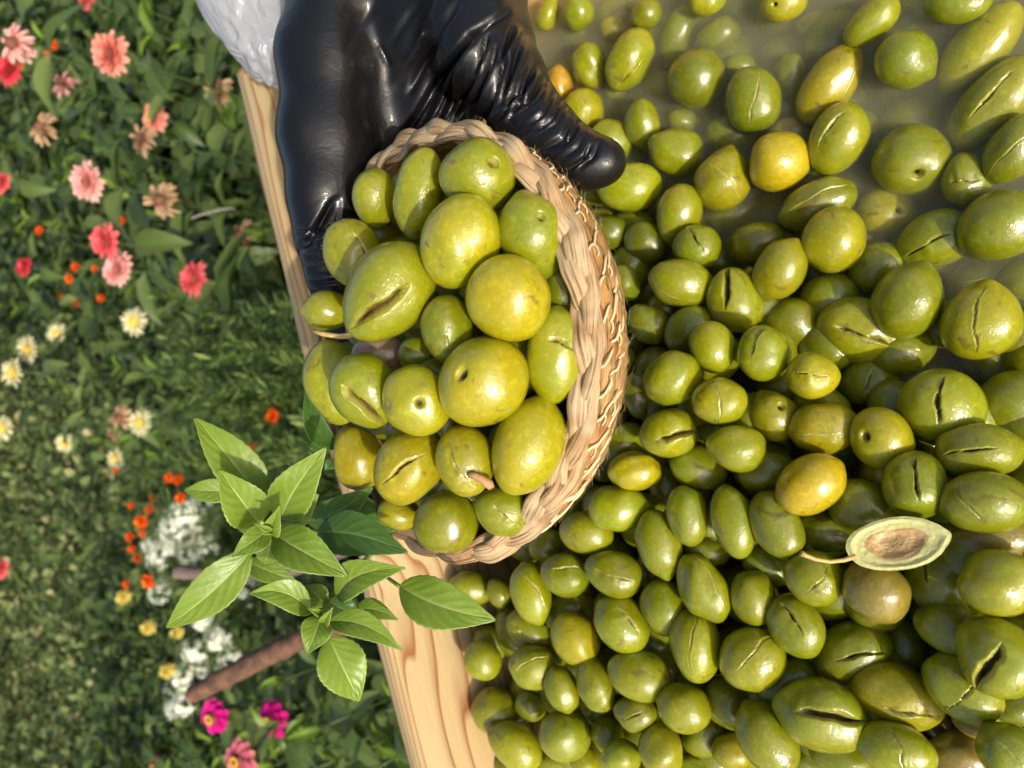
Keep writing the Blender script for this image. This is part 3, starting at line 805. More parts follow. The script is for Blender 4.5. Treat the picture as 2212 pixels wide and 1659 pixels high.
# the halved olive lying face up, with pit hollow and stalk
def half_olive():
    x0, y0 = c8(1662, 697); Z = 0
    for Zc in np.linspace(.2, .5, 600):
        p = P(x0, y0, Zc)
        if p[2] <= max(heap(p[0], p[1]), 0) + .012: Z = Zc; break
    s = Z / FPX
    a, b = 400 * SC[c8] / 2 * s, 225 * SC[c8] / 2 * s
    p = P(x0, y0, Z); v = nrm(nrm(CAM - p) + .22 * R + .10 * U)
    x = nrm(-U * math.cos(.05) + R * .05); x = nrm(x - v * (x @ v)); y = np.cross(v, x)
    e = empty('halved_olive', M=frame(x, y, v, p))
    tag(e, 'halved olive lying cut side up, showing its pit hollow and long stalk', 'olive')
    nu, nv = 14, 56
    r = np.random.default_rng(5)
    V = []; fl = []
    v_ = np.arange(nv) * 2 * math.pi / nv
    edge = 1 + .010 * np.sin(v_ * 5 + 1) + .005 * np.sin(v_ * 17) + .06 * np.exp(-((v_) / .25) ** 2) + .06 * np.exp(-((v_ - 2 * math.pi) / .25) ** 2)
    for t in np.linspace(0, 1, nu):       # skin bowl underneath
        ph = t * math.pi / 2
        V.append(np.stack([a * edge * np.cos(v_) * math.sin(ph), b * edge * np.sin(v_) * math.sin(ph), np.full(nv, -b * .8 * math.cos(ph))], -1))
    me = mesh('skin', np.stack(V), grid_faces(nu, nv, True), True, {'flesh': np.zeros(nu * nv)})
    o = obj('skin', me, OLIVE, e); o.color = (.20, .25, .01, 1)
    V = []
    for t in np.linspace(0, 1, 26):
        rough = r.normal(0, .00009, nv) * (0 < t < 1)
        zz = -.0004 - .16 * b * np.exp(-(np.clip(t - .28, 0, 1) / .2) ** 2) * (1 if t < .8 else 1) + .0007 * np.exp(-((t - .9) / .08) ** 2)
        zz = (.0 if t > .99 else zz) + rough + .0003 * (t < .52) * np.sin(np.cos(v_) * t * 9)
        V.append(np.stack([a * edge * t * np.cos(v_), b * edge * t * np.sin(v_), np.broadcast_to(zz, (nv,))], -1))
    Vf = np.stack(V); tt = np.linspace(0, 1, 26)[:, None] + 0 * v_[None]
    k = Mat('olive_flesh'); vec = k.coords('Object')
    c = k.mix(k.noise(vec, 350, 4, .6), (.52, .50, .16), (.72, .70, .32))
    pit = k.ramp(k.attr('pit').outputs['Fac'], [(.35, (0, 0, 0)), (.65, (1, 1, 1))])
    st = k.noise(k.coords('Object', (150, 900, 900)), 1, 4, .65)
    c = k.mix(pit, c, k.ramp(st, [(.35, (.40, .24, .09)), (.65, (.60, .42, .19))]))
    k.link(c, k.p.inputs['Base Color']); k.set(Roughness=.5, Subsurface_Weight=.15, Subsurface_Scale=.002)
    k.link(k.bump(k.noise(vec, 700, 3), .5, .0006), k.p.inputs['Normal'])
    pitf = np.clip((.66 - tt + .05 * np.sin(3 * v_)[None]) / .12, 0, 1)
    obj('cut_face', mesh('cut_face', Vf, grid_faces(26, nv, True), True, {'pit': pitf.ravel()}), k.m, e)
    sp = []
    for (cx, cy) in ((1490, 752), (1440, 768), (1380, 775), (1320, 765), (1280, 750), (1256, 738)):
        q = P(*c8(cx, cy), Z - .002) - p; sp.append([q @ x, q @ y, q @ v])
    vv, ff = tube(np.array(sp), np.array([.0009, .0008, .0007, .0007, .0008, .0011]), 8)
    obj('stalk', mesh('stalk', vv, ff), TWIG, e)
half_olive()

def stalk(name, label, pts, rad, mat=TWIG):
    v, f = tube([P(*q) for q in pts], rad, 8)
    tag(obj(name, mesh(name, v, f), mat), label, 'stalk')
stalk('olive_stalk', 'yellow olive stalk lying across the far rim of the basket',
      [(*c5(190, 1112), .282), (*c5(240, 1128), .281), (*c5(320, 1140), .280), (*c5(370, 1138), .279), (*c5(425, 1122), .278)], [.0009, .0010, .0010, .0012, .0009])
stalk('olive_stalk', 'shrivelled brown stalk stuck on an olive low in the basket',
      [(*c6(1590, 470), .236), (*c6(1620, 478), .2355), (*c6(1660, 495), .236), (*c6(1700, 525), .2365), (*c6(1715, 520), .2365)], [.0011, .0014, .0014, .0017, .0010],
      mat_simple('dry_stalk', (.36, .20, .08), .7, .3, 300))

# ------------------------------------------------------------------ basket
basket = empty('woven_basket', M=frame(B1, B2, BN, BC))
tag(basket, 'round woven straw basket with braided rim, heaped with green olives', 'basket')
prof_b = [(.0805, -.003), (.0818, -.009), (.0808, -.0145), (.0782, -.020), (.0742, -.0255), (.0690, -.030), (.0622, -.0340), (.0540, -.0368), (.0445, -.0385), (.0340, -.0392), (.022, -.0392), (.010, -.0392)]
nth = 240
th = np.arange(nth) * 2 * math.pi / nth
# lining shell
pi_ = [(.0800, .000)] + [(r - .0032, z) for r, z in prof_b] + [(.0005, -.0365)]
V = np.stack([np.stack([r * np.cos(th), r * np.sin(th), np.full(nth, z)], -1) for r, z in pi_])
gr = np.stack([np.stack([th * .08, np.full(nth, i * .006), np.zeros(nth)], -1) for i in range(len(pi_))])
obj('lining', mesh('lining', V, grid_faces(len(pi_), nth, True), True, {'grain': gr.reshape(-1, 3)}), COIL, basket)
# straw coils, each a bumpy ring
for ci, (r0, z0) in enumerate(prof_b):
    rr = np.random.default_rng(40 + ci); ns = 10
    ang = np.arange(ns) * 2 * math.pi / ns
    b0 = .0036
    wob = sum(rr.uniform(.05, .16) * np.sin(th * k + rr.uniform(0, 6)) for k in (23, 41, 67, 90))
    V = []
    for a in ang:
        fib = .10 * np.sin(a * 3 + th * 14 + ci)
        rad = b0 * (1 + wob * .5 + fib + rr.normal(0, .05, nth))
        V.append(np.stack([(r0 + rad * .72 * math.cos(a)) * np.cos(th), (r0 + rad * .72 * math.cos(a)) * np.sin(th), z0 + rad * 1.1 * math.sin(a)], -1))
    V = np.stack(V, 1)
    Vw = np.concatenate([V, V[:1]], 0)
    g_ = np.stack(np.broadcast_arrays(np.append(th, 2 * math.pi)[:, None] * .09, ang[None] * .0035 + ci * .05, 0 * ang[None]), -1)
    obj('straw_coil', mesh('straw_coil', Vw, grid_faces(nth + 1, ns, True), True, {'grain': g_.reshape(-1, 3)}), COIL, basket)
# stitching thread over the coils
acc = Acc(); rr = np.random.default_rng(9)
for row in range(6):
    r0, z0 = prof_b[row]; r1, z1 = prof_b[row + 1]
    nst = 46
    for k in range(nst):
        t0 = (k + rr.uniform(-.18, .18) + row * .5) / nst * 2 * math.pi
        dt = .085 + rr.uniform(-.02, .02)
        pts = []
        for s in np.linspace(0, 1, 6):
            r = r0 + (r1 - r0) * s + .0030 + .0006 * math.sin(s * math.pi); z = z0 + .002 + (z1 - z0 - .001) * s
            a = t0 + dt * (s - .5) + .012 * math.sin(s * 5 + k)
            pts.append([r * math.cos(a), r * math.sin(a), z])
        v, f = tube(pts, [.0004, .00052, .00056, .00056, .00052, .0004], 5)
        acc.add(v, f)
        if rr.random() < .6:      # short return stitch
            pts = [[(r0 + .0031) * math.cos(t0 - dt / 2 - s), (r0 + .0031) * math.sin(t0 - dt / 2 - s), z0 + .002 - .0012 * math.sin(s * 60)] for s in np.linspace(0, .05, 4)]
            v, f = tube(pts, .0003, 5); acc.add(v, f)
tag(obj('stitching', acc.mesh('stitching'), THREAD, basket), kind='stuff')
# fuzz of loose fibres
nf = 1500
a0 = rr.uniform(0, 2 * math.pi, nf); row = rr.choice([0, 1, 2, 3, 4], nf, p=[.18, .22, .25, .2, .15])
pr = np.array(prof_b)[row]; r0 = pr[:, 0] + .0026; z0 = pr[:, 1] + rr.uniform(-.003, .003, nf)
ln = rr.uniform(.001, .0034, nf); d1 = rr.normal(0, 1, nf); d2 = rr.normal(0, .8, nf); wdt = .00005
V = np.zeros((nf, 8, 3))
for si, s in enumerate((0, .35, .7, 1.)):
    r = r0 + ln * s * .8; a = a0 + d1 * ln * (s + .6 * s * s) / .083; z = z0 + ln * d2 * (s - .5 * s * s)
    c = np.stack([r * np.cos(a), r * np.sin(a), z], -1); off = np.array([0, 0, 1.]) * wdt * (1 - .6 * s)
    V[:, si * 2] = c + off; V[:, si * 2 + 1] = c - off
base = (np.arange(nf) * 8)[:, None, None]
q = np.array([[0, 1, 3, 2], [2, 3, 5, 4], [4, 5, 7, 6]])[None]
tag(obj('loose_fibres', mesh('loose_fibres', V.reshape(-1, 3), (base + q).reshape(-1, 4)), FUZZ, basket), kind='stuff')
# braided rim: three flat strands
nb = 720; tb = np.arange(nb + 1) * 2 * math.pi / nb
for k in range(3):
    rr = np.random.default_rng(60 + k)
    ph = tb * 8 + 2 * math.pi * k / 3
    wv = 1 + .16 * np.sin(tb * 5 + k) + .12 * np.sin(tb * 17 + k * 2) + .06 * np.sin(tb * 43 + k)
    lat = .0023 * np.sin(ph); hgt = .0016 * np.sin(2 * ph)
    er = np.stack([np.cos(tb), np.sin(tb), 0 * tb], -1); ez = np.array([0, 0, 1.])
    lat_d = er * math.cos(.45) - ez * math.sin(.45); nor_d = er * math.sin(.45) + ez * math.cos(.45)
    c = er * .0822 + ez * .0015 + lat_d * lat[:, None] + nor_d * hgt[:, None]
    slope = np.cos(ph) * .35
    ns = 14; V = []
    for a in np.arange(ns) * 2 * math.pi / ns:
        wx = .0034 * wv * math.copysign(abs(math.cos(a)) ** .8, math.cos(a)); wz = .0014 * math.copysign(abs(math.sin(a)) ** .8, math.sin(a)) + .00022 * np.sin(a * 4 + tb * 3)
        ld = lat_d + nor_d * (.45 * np.cos(2 * ph))[:, None] * 0
        V.append(c + lat_d * wx[:, None] + nor_d * np.broadcast_to(wz, tb.shape)[:, None] + nor_d * (wx * slope * .25)[:, None])
    V = np.stack(V, 1)
    aa = np.arange(ns)
    g_ = np.stack(np.broadcast_arrays(tb[:, None] * .083, aa[None] * .0012 + k * .1, 0. * aa[None]), -1)
    obj('braid_strand', mesh('braid_strand', V, grid_faces(nb + 1, ns, True), True, {'grain': g_.reshape(-1, 3)}), BRAID, basket)

# ------------------------------------------------------------------ gloved hand
def wp(*a): return np.array(a, float)
caps = []
def chain(pts):
    for (p, r), (q, s) in zip(pts[:-1], pts[1:]): caps.append((np.array(p), r, np.array(q), s))
arm_dir = nrm([.86, .36, .10])
wrist = P(850, -170, .335)
chain([(wrist + arm_dir * .36, .044), (wrist + arm_dir * .20, .040), (wrist + arm_dir * .08, .034), (wrist, .033)])
chain([(wrist + np.array([0, .018, .004]), .026), (P(732, -40, .325), .0222), (P(708, 130, .322), .0210), (P(703, 300, .320), .0196), (P(711, 420, .320), .0178)])
chain([(wrist, .030), (P(820, 60, .337), .026), (P(820, 250, .345), .024), (P(830, 400, .352), .020)])
chain([(wrist, .030), (P(940, 60, .328), .026), (P(940, 230, .340), .021), (P(950, 350, .352), .018)])
chain([(wrist + np.array([0, -.02, 0]), .026), (P(1015, -20, .312), .0235), (P(1040, 95, .303), .0205), (P(1098, 180, .290), .0148), (P(1140, 250, .281), .0125), (P(1190, 300, .273), .0112)])
chain([(P(1190, 300, .273), .0112), (P(1245, 338, .267), .0090), (P(1275, 352, .264), .0080), (P(1308, 350, .262), .0068)])
chain([(P(711, 420, .320), .0165), (P(708, 510, .320), .0135), (P(722, 600, .322), .0106), (P(745, 690, .330), .0088), (P(790, 770, .338), .0080)])
# hidden fingers supporting the basket from below
for (yy, zz) in ((.184, .081), (.205, .079), (.228, .081)):
    chain([(wp(.098, .225 + (yy - .196) * .8, .092), .016), (wp(.055, yy + .004, .074), .0112), (wp(.01, yy, zz), .0100), (wp(-.03, yy - .002, zz + .002), .0088)])
lo_ = np.min([np.minimum(c[0] - c[1], c[2] - c[3]) for c in caps], 0) - .012
hi_ = np.max([np.maximum(c[0] + c[1], c[2] + c[3]) for c in caps], 0) + .012
h = .00145
gxs = [np.arange(lo_[i], hi_[i], h, dtype=np.float32) for i in range(3)]
nx, ny, nz = map(len, gxs)
D = np.full((nx, ny, nz), 1., np.float32)
k_ = .008
for (p, r, q, s) in caps:
    b0 = np.minimum(p - r, q - s) - .022; b1_ = np.maximum(p + r, q + s) + .022
    sl = tuple(slice(max(0, int((b0[i] - lo_[i]) / h)), min(len(gxs[i]), int((b1_[i] - lo_[i]) / h) + 2)) for i in range(3))
    X, Y, Z_ = np.meshgrid(*[gxs[i][sl[i]] for i in range(3)], indexing='ij')
    pa = np.stack([X - p[0], Y - p[1], Z_ - p[2]], -1); ba = (q - p).astype(np.float32)
    t = np.clip(pa @ ba / max(1e-9, float(ba @ ba)), 0, 1)
    d = np.linalg.norm(pa - t[..., None] * ba, axis=-1) - (r + (s - r) * t)
    A = D[sl]; hh = np.clip(.5 + .5 * (A - d) / k_, 0, 1)
    D[sl] = A * (1 - hh) + d * hh - k_ * hh * (1 - hh)
def surface_nets(D, org, h):
    ins = D < 0
    c = [ins[a:D.shape[0] - 1 + a, b:D.shape[1] - 1 + b, e:D.shape[2] - 1 + e] for a in (0, 1) for b in (0, 1) for e in (0, 1)]
    s = sum(x.astype(np.int8) for x in c)
    act = (s > 0) & (s < 8)
    idx = np.full(act.shape, -1, np.int64); ii = np.argwhere(act); idx[act] = np.arange(len(ii))
    acc = np.zeros((len(ii), 3)); cnt = np.zeros(len(ii))
    corners = [(a, b, e) for a in (0, 1) for b in (0, 1) for e in (0, 1)]
    for i, ca in enumerate(corners):
        for cb in corners[i + 1:]:
            if sum(abs(x - y) for x, y in zip(ca, cb)) != 1: continue
            va = D[tuple((ii + ca).T)]; vb = D[tuple((ii + cb).T)]
            mm = (va < 0) != (vb < 0); t = np.where(mm, va / np.where(va == vb, 1, va - vb), 0)
            pt = np.array(ca) + t[:, None] * (np.array(cb) - np.array(ca))
            acc += np.where(mm[:, None], pt, 0); cnt += mm
    V = org + h * (ii + acc / cnt[:, None])
    Fq = []
    for ax in range(3):
        a1, a2 = [x for x in range(3) if x != ax]
        sl0 = [slice(None)] * 3; sl1 = [slice(None)] * 3; sl0[ax] = slice(0, -1); sl1[ax] = slice(1, None)
        A = ins[tuple(sl0)]; B = ins[tuple(sl1)]
        e = np.argwhere(A != B)
        e = e[(e[:, a1] > 0) & (e[:, a2] > 0) & (e[:, a1] < D.shape[a1] - 1) & (e[:, a2] < D.shape[a2] - 1)]
        q = []
        for o1, o2 in ((1, 1), (0, 1), (0, 0), (1, 0)):
            f = e.copy(); f[:, a1] -= o1; f[:, a2] -= o2; q.append(idx[tuple(f.T)])
        q = np.stack(q, -1); fl = A[tuple(e.T)]
        if ax == 1: fl = ~fl
        q[~fl] = q[~fl][:, ::-1]
        Fq.append(q)
    return V, np.concatenate(Fq)
HV, HF = surface_nets(D, lo_, h)
# normals, a little smoothing
def smooth_mesh(V, Fq, it):
    n = len(V)
    e = np.concatenate([Fq[:, [0, 1]], Fq[:, [1, 2]], Fq[:, [2, 3]], Fq[:, [3, 0]]])
    for _ in range(it):
        a = np.zeros((n, 3)); c = np.zeros(n)
        for ax in range(3):
            a[:, ax] += np.bincount(e[:, 0], V[e[:, 1], ax], n) + np.bincount(e[:, 1], V[e[:, 0], ax], n)
        c = np.bincount(e[:, 0], minlength=n) + np.bincount(e[:, 1], minlength=n)
        V = V * .4 + .6 * a / np.maximum(c, 1)[:, None]
    return V
def vnormals(V, Fq):
    fn = np.cross(V[Fq[:, 2]] - V[Fq[:, 0]], V[Fq[:, 3]] - V[Fq[:, 1]])
    N = np.zeros_like(V)
    for k in range(4):
        for ax in range(3): N[:, ax] += np.bincount(Fq[:, k], fn[:, ax], len(V))
    return N / (np.linalg.norm(N, axis=1)[:, None] + 1e-12)
HV = smooth_mesh(HV, HF, 5)
def subdivide(V, Fq):
    m = {}
    e = np.concatenate([Fq[:, [0, 1]], Fq[:, [1, 2]], Fq[:, [2, 3]], Fq[:, [3, 0]]]); es = np.sort(e, 1)
    key = es[:, 0] * np.int64(len(V)) + es[:, 1]; uq, inv = np.unique(key, return_inverse=True)
    ea, eb = uq // len(V), uq % len(V)
    VE = (V[ea] + V[eb]) / 2; VF = V[Fq].mean(1)
    nF = len(Fq); n0 = len(V); n1 = n0 + len(VE)
    E_ = inv.reshape(4, nF) + n0; C_ = np.arange(nF) + n1
    Q = np.concatenate([np.stack([Fq[:, i], E_[i], C_, E_[(i - 1) % 4]], -1) for i in range(4)])
    return np.vstack([V, VE, VF]), Q
HV, HF = subdivide(HV, HF); HV = smooth_mesh(HV, HF, 3)
HN = vnormals(HV, HF)
# folds of the loose rubber, drawn as lines over the palm and round the thumb and little finger
PX = np.array([PCX - ((HV - CAM) @ U) / ((HV - CAM) @ F) * FPX, PCY - ((HV - CAM) @ R) / ((HV - CAM) @ F) * FPX]).T
facing = np.einsum('ij,ij->i', HN, CAM - HV) > 0
folds = []
def fold(pts, amp, wid): folds.append((np.array(pts, float), amp, wid))
def k1(x, y): return ((900 + x / 1.7015) * .54861, (y / 1.7015) * .54861)
fold([k1(1860, 85), k1(1620, 240), k1(1450, 480), k1(1300, 720), k1(1100, 1050)], -.0052, 9)
fold([k1(1800, 150), k1(1680, 300), k1(1530, 500), k1(1370, 760), k1(1220, 960)], .0034, 12)
fold([k1(1540, 10), k1(1390, 200), k1(1320, 400), k1(1210, 620)], -.0036, 9)
fold([k1(1440, -40), k1(1330, 150), k1(1260, 330), k1(1100, 560)], .0014, 11)
fold([k1(1300, -30), k1(1150, 200), k1(1090, 300)], -.0012, 9)
fold([k1(1010, 300), k1(1080, 450)], -.0014, 7)
fold([k1(1000, 0), k1(860, 180), k1(800, 330)], -.0010, 12)
for i, (x0, y0, x1, y1) in enumerate([(1610, 330, 1390, 800), (1680, 420, 1470, 860), (1790, 330, 1600, 850), (1860, 380, 1690, 860), (1940, 330, 1770, 760), (1960, 560, 1790, 850),
                                      (2040, 480, 1880, 800), (1520, 560, 1300, 960), (1400, 640, 1230, 1010), (1740, 250, 1640, 520), (1900, 200, 1800, 420)]):
    mx, my = (x0 + x1) / 2 + 18 * math.sin(i * 2.1), (y0 + y1) / 2
    fold([k1(x0, y0), k1(mx, my), k1(x1, y1)], -.0028 if i % 2 else -.0036, 4.4 + (i % 3) * 1.4)
    fold([k1(x0 + 45, y0 + 10), k1(mx + 45, my), k1(x1 + 40, y1)], .0018, 6)
for i in range(15):        # rings round the thumb
    t = i / 14; cx, cy = 1118 + 150 * t, 190 + 160 * t + 14 * math.sin(i * 1.7); l = 66 - 22 * t
    jx = 10 * math.sin(i * 2.3)
    fold([(cx + l * .62, cy - l * .70), (cx + l * .10 + 6 + jx * .4, cy + 2), (cx - l * .62 + jx, cy + l * .66)], -.0013 if i % 2 else -.0020, 3.2 + (i % 3))
for i in range(9):         # fan of wrinkles at the root of the little finger
    a = math.radians(205 - i * 13); x0, y0 = 742, 470
    fold([(x0 + 25 * math.cos(a), y0 - 25 * math.sin(a) * .6 - 30), (x0 + 95 * math.cos(a) - 10, y0 + 60 + i * 9 - 95 * math.sin(a) * .5)], -.0009, 6)
for i in range(9):         # crumpled rings of the little finger
    cy = 500 + i * 19 + 5 * math.sin(i * 2); cx = 660 + i * 6
    fold([(cx - 30, cy - 5), (cx + 15, cy + 7 * math.sin(i)), (cx + 70, cy - 12)], -.0016, 4.2 + i % 3)
disp = np.zeros(len(HV))
for pts, amp, wid in folds:
    best = np.full(len(HV), 1e9); tt = np.zeros(len(HV)); Ls = np.r_[0, np.cumsum(np.linalg.norm(np.diff(pts, axis=0), axis=1))]
    for i in range(len(pts) - 1):
        ab = pts[i + 1] - pts[i]; t = np.clip(((PX - pts[i]) @ ab) / (ab @ ab), 0, 1)
        d = np.linalg.norm(PX - pts[i] - t[:, None] * ab, axis=1)
        m_ = d < best; best[m_] = d[m_]; tt[m_] = (Ls[i] + t[m_] * (Ls[i + 1] - Ls[i])) / Ls[-1]
    disp += amp * np.exp(-(best / wid) ** 2) * np.sin(math.pi * np.clip(tt * .94 + .03, 0, 1)) ** .6
lowf = .0003 * np.sin(HV @ np.array([170, 60, 90.]) + 1) + .0003 * np.sin(HV @ np.array([-60, 210, 120.]) + 2)
HV = HV + HN * (np.where(facing, disp, 0) + lowf)[:, None]
hand = obj('person', mesh('person', HV, HF), GLOVE)
tag(hand, 'hand in a wet black rubber glove holding the woven basket', 'person')

# ------------------------------------------------------------------ plastic bag behind the glove
def plastic_bag():
    c = P(540, -60, .385); nu, nv = 90, 110
    u = np.linspace(.02, math.pi - .02, nu); v = np.arange(nv) * 2 * math.pi / nv
    uu, vv = np.meshgrid(u, v, indexing='ij')
    N = np.stack([np.cos(uu), np.sin(uu) * np.cos(vv), np.sin(uu) * np.sin(vv)], -1)
    r = np.random.default_rng(3); cr = np.zeros_like(uu)
    for _ in range(26):
        k = r.normal(0, 6.5, 3); ph = r.uniform(0, 6); cr += (np.abs(np.sin(N @ k + ph)) - .6) * r.uniform(.006, .022)
    rad = 1 + cr
    ax = nrm(-R * 1. - U * .42)        # long axis: downwards in the picture
    by = nrm(-U + R * .42); cz = np.cross(ax, by)
    Pn = c + (N[..., 0] * rad * .066)[..., None] * ax + (N[..., 1] * rad * .031)[..., None] * by + (N[..., 2] * rad * .022)[..., None] * cz
    o = obj('plastic_bag', mesh('plastic_bag', Pn, grid_faces(nu, nv, True)), PLASTIC)
    tag(o, 'crumpled translucent white plastic bag hanging behind the black glove', 'plastic bag')
plastic_bag()

# ------------------------------------------------------------------ basil
def leaf_mesh(base, tip, width, up, lift=.12, fold=.30, droop=.0, side=0., ns=58, nw=25, wave=.0):
    """leaf from base to tip; up = side the leaf's face looks to; lift bulges the middle up, droop bends the tip down"""
    base = np.asarray(base); tip = np.asarray(tip); ax = tip - base; L = np.linalg.norm(ax); ax = ax / L
    n = nrm(up - ax * (up @ ax)); sd = np.cross(n, ax)
    s = np.linspace(0, 1, ns); wv = np.linspace(-1, 1, nw)
    out = (np.sin(math.pi * s ** .82) ** .85) * (1 - .18 * s) + .03 * (1 - s)
    out = out / out.max() * (1 + .018 * np.sin(s * 75)); out[-1] = .015
    V = np.zeros((ns, nw, 3)); vein = np.zeros((ns, nw))
    for i in range(ns):
        spine = base + ax * L * s[i] + n * L * (lift * math.sin(math.pi * s[i]) - droop * s[i] ** 2.2 + droop * s[i]) + sd * side * L * math.sin(math.pi * s[i])
        for j in range(nw):
            hw = width / 2 * out[i]; a = abs(wv[j])
            ph = (s[i] - .36 * a) * 6.2
            vz = math.exp(-(((ph - round(ph)) / .10) ** 2)) * (a > .06) * (1 - a) ** .4 if .3 < ph < 5.7 else 0
            mid = math.exp(-(a / .055) ** 2)
            h = hw * 1.25 * (fold * a - .25 * fold * a * a) + .006 * width * math.cos(ph * 2 * math.pi) * math.sin(math.pi * min(1, a * 1.1)) + wave * width * math.sin(s[i] * 14 + wv[j] * 2) * a
            V[i, j] = spine + sd * wv[j] * hw * math.cos(fold * .6) + n * (h - .012 * width * mid)
            vein[i, j] = min(1, .9 * mid + .30 * vz + .5 * math.exp(-((1 - a) / .05) ** 2))
    return V, vein
def basil_leaf(parent, b, t, wpx, mat=BASIL, Zb=.285, Zt=.285, **kw):
    pb, pt = P(*b, Zb), P(*t, Zt)
    tilt = kw.pop('tilt', (0, 0))
    up = nrm(nrm(CAM - (pb + pt) / 2) + R * tilt[0] + U * tilt[1])
    V, vein = leaf_mesh(pb, pt, wpx * (Zb + Zt) / 2 / FPX, up, wave=.022, **kw)
    ns, nw = vein.shape
    me = mesh('leaf', V, grid_faces(ns, nw), True, {'vein': vein.ravel()})
    o = obj('leaf', me, mat, parent)
    md = o.modifiers.new('thickness', 'SOLIDIFY'); md.thickness = .00035; md.offset = -1
    return o
def k3(x, y): return ((650 + x / 2.212) * .54861, (1500 + y / 2.212) * .54861)
def k4(x, y): return ((700 + x / 1.7696) * .54861, (2050 + y / 1.7696) * .54861)
s3, s4 = .54861 / 2.212, .54861 / 1.7696
node1 = k3(905, 1290)
sp1 = empty('basil_sprig', P(*node1, .30))
sp1.location = (0, 0, 0)
tag(sp1, 'larger basil sprig with broad leaves tucked in the basket\'s edge', 'basil')
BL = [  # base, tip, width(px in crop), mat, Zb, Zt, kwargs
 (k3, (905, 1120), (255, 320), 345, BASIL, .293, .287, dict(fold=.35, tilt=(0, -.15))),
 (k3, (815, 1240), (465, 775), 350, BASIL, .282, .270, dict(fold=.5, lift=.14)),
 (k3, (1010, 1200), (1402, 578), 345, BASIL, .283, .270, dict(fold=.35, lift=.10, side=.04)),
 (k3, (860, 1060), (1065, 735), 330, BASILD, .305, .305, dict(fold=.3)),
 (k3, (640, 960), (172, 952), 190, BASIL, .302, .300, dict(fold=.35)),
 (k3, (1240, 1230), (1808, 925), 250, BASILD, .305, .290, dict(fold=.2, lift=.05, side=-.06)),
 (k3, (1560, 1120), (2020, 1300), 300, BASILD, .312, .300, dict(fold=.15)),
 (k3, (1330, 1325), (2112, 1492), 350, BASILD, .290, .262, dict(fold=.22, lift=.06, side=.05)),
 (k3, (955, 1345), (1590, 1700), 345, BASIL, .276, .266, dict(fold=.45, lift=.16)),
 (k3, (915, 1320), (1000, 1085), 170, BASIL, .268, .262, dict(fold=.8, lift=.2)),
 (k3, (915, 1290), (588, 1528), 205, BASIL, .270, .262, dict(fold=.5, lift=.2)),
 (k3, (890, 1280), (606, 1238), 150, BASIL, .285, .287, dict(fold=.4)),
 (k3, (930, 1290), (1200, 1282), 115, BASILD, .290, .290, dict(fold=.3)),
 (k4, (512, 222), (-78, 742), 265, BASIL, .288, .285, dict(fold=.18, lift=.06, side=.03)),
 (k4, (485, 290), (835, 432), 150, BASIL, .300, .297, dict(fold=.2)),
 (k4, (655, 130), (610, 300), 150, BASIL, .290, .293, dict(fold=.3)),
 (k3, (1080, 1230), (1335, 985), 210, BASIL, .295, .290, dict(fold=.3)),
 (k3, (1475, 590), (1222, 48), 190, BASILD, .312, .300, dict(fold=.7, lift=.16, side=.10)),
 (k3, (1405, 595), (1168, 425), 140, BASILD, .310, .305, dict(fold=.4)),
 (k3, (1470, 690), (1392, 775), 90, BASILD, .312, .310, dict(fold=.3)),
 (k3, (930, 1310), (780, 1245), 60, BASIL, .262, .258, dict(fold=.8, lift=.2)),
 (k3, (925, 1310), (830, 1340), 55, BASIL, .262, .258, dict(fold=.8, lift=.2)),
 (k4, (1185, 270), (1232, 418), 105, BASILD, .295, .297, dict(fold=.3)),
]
for (kc, b, t, wd, mt, zb, zt, kw) in BL:
    basil_leaf(sp1, kc(*b), kc(*t), 1.13 * wd * (s3 if kc is k3 else s4), mt, zb, zt, **kw)
def stem(parent, pts, r, mat=STEM, name='stem'):
    pts = np.array([P(*q) for q in pts])
    t = np.linspace(0, 1, len(pts)); tt = np.linspace(0, 1, 4 * len(pts))
    c = np.stack([np.interp(tt, t, pts[:, i]) for i in range(3)], -1)
    for _ in range(3): c[1:-1] = (c[:-2] + 2 * c[1:-1] + c[2:]) / 4
    v, f = tube(c, np.linspace(r, r * .75, len(c)), 8); return obj(name, mesh(name, v, f), mat, parent)
stem(sp1, [(*k3(920, 1310), .266), (*k3(960, 1330), .290), (*k3(1200, 1330), .305), (*k3(1600, 1380), .310), (*k3(1980, 1320), .315)], .0013)
stem(sp1, [(*k3(940, 1090), .292), (*k3(880, 1010), .293), (*k3(850, 980), .294)], .0007)
stem(sp1, [(*k3(1340, 1325), .290), (*k3(1240, 1290), .293), (*k3(1150, 1255), .296), (*k3(1020, 1290), .292)], .0008)
stem(sp1, [(*k3(1700, 660), .318), (*k3(1560, 620), .314), (*k3(1470, 590), .312)], .0009)
stem(sp1, [(*k3(960, 1350), .276), (*k3(930, 1320), .275), (*k3(915, 1300), .272)], .0008)
sp2 = empty('basil_sprig', (0, 0, 0))
tag(sp2, 'smaller basil sprig with curled pale leaves below the larger one', 'basil')
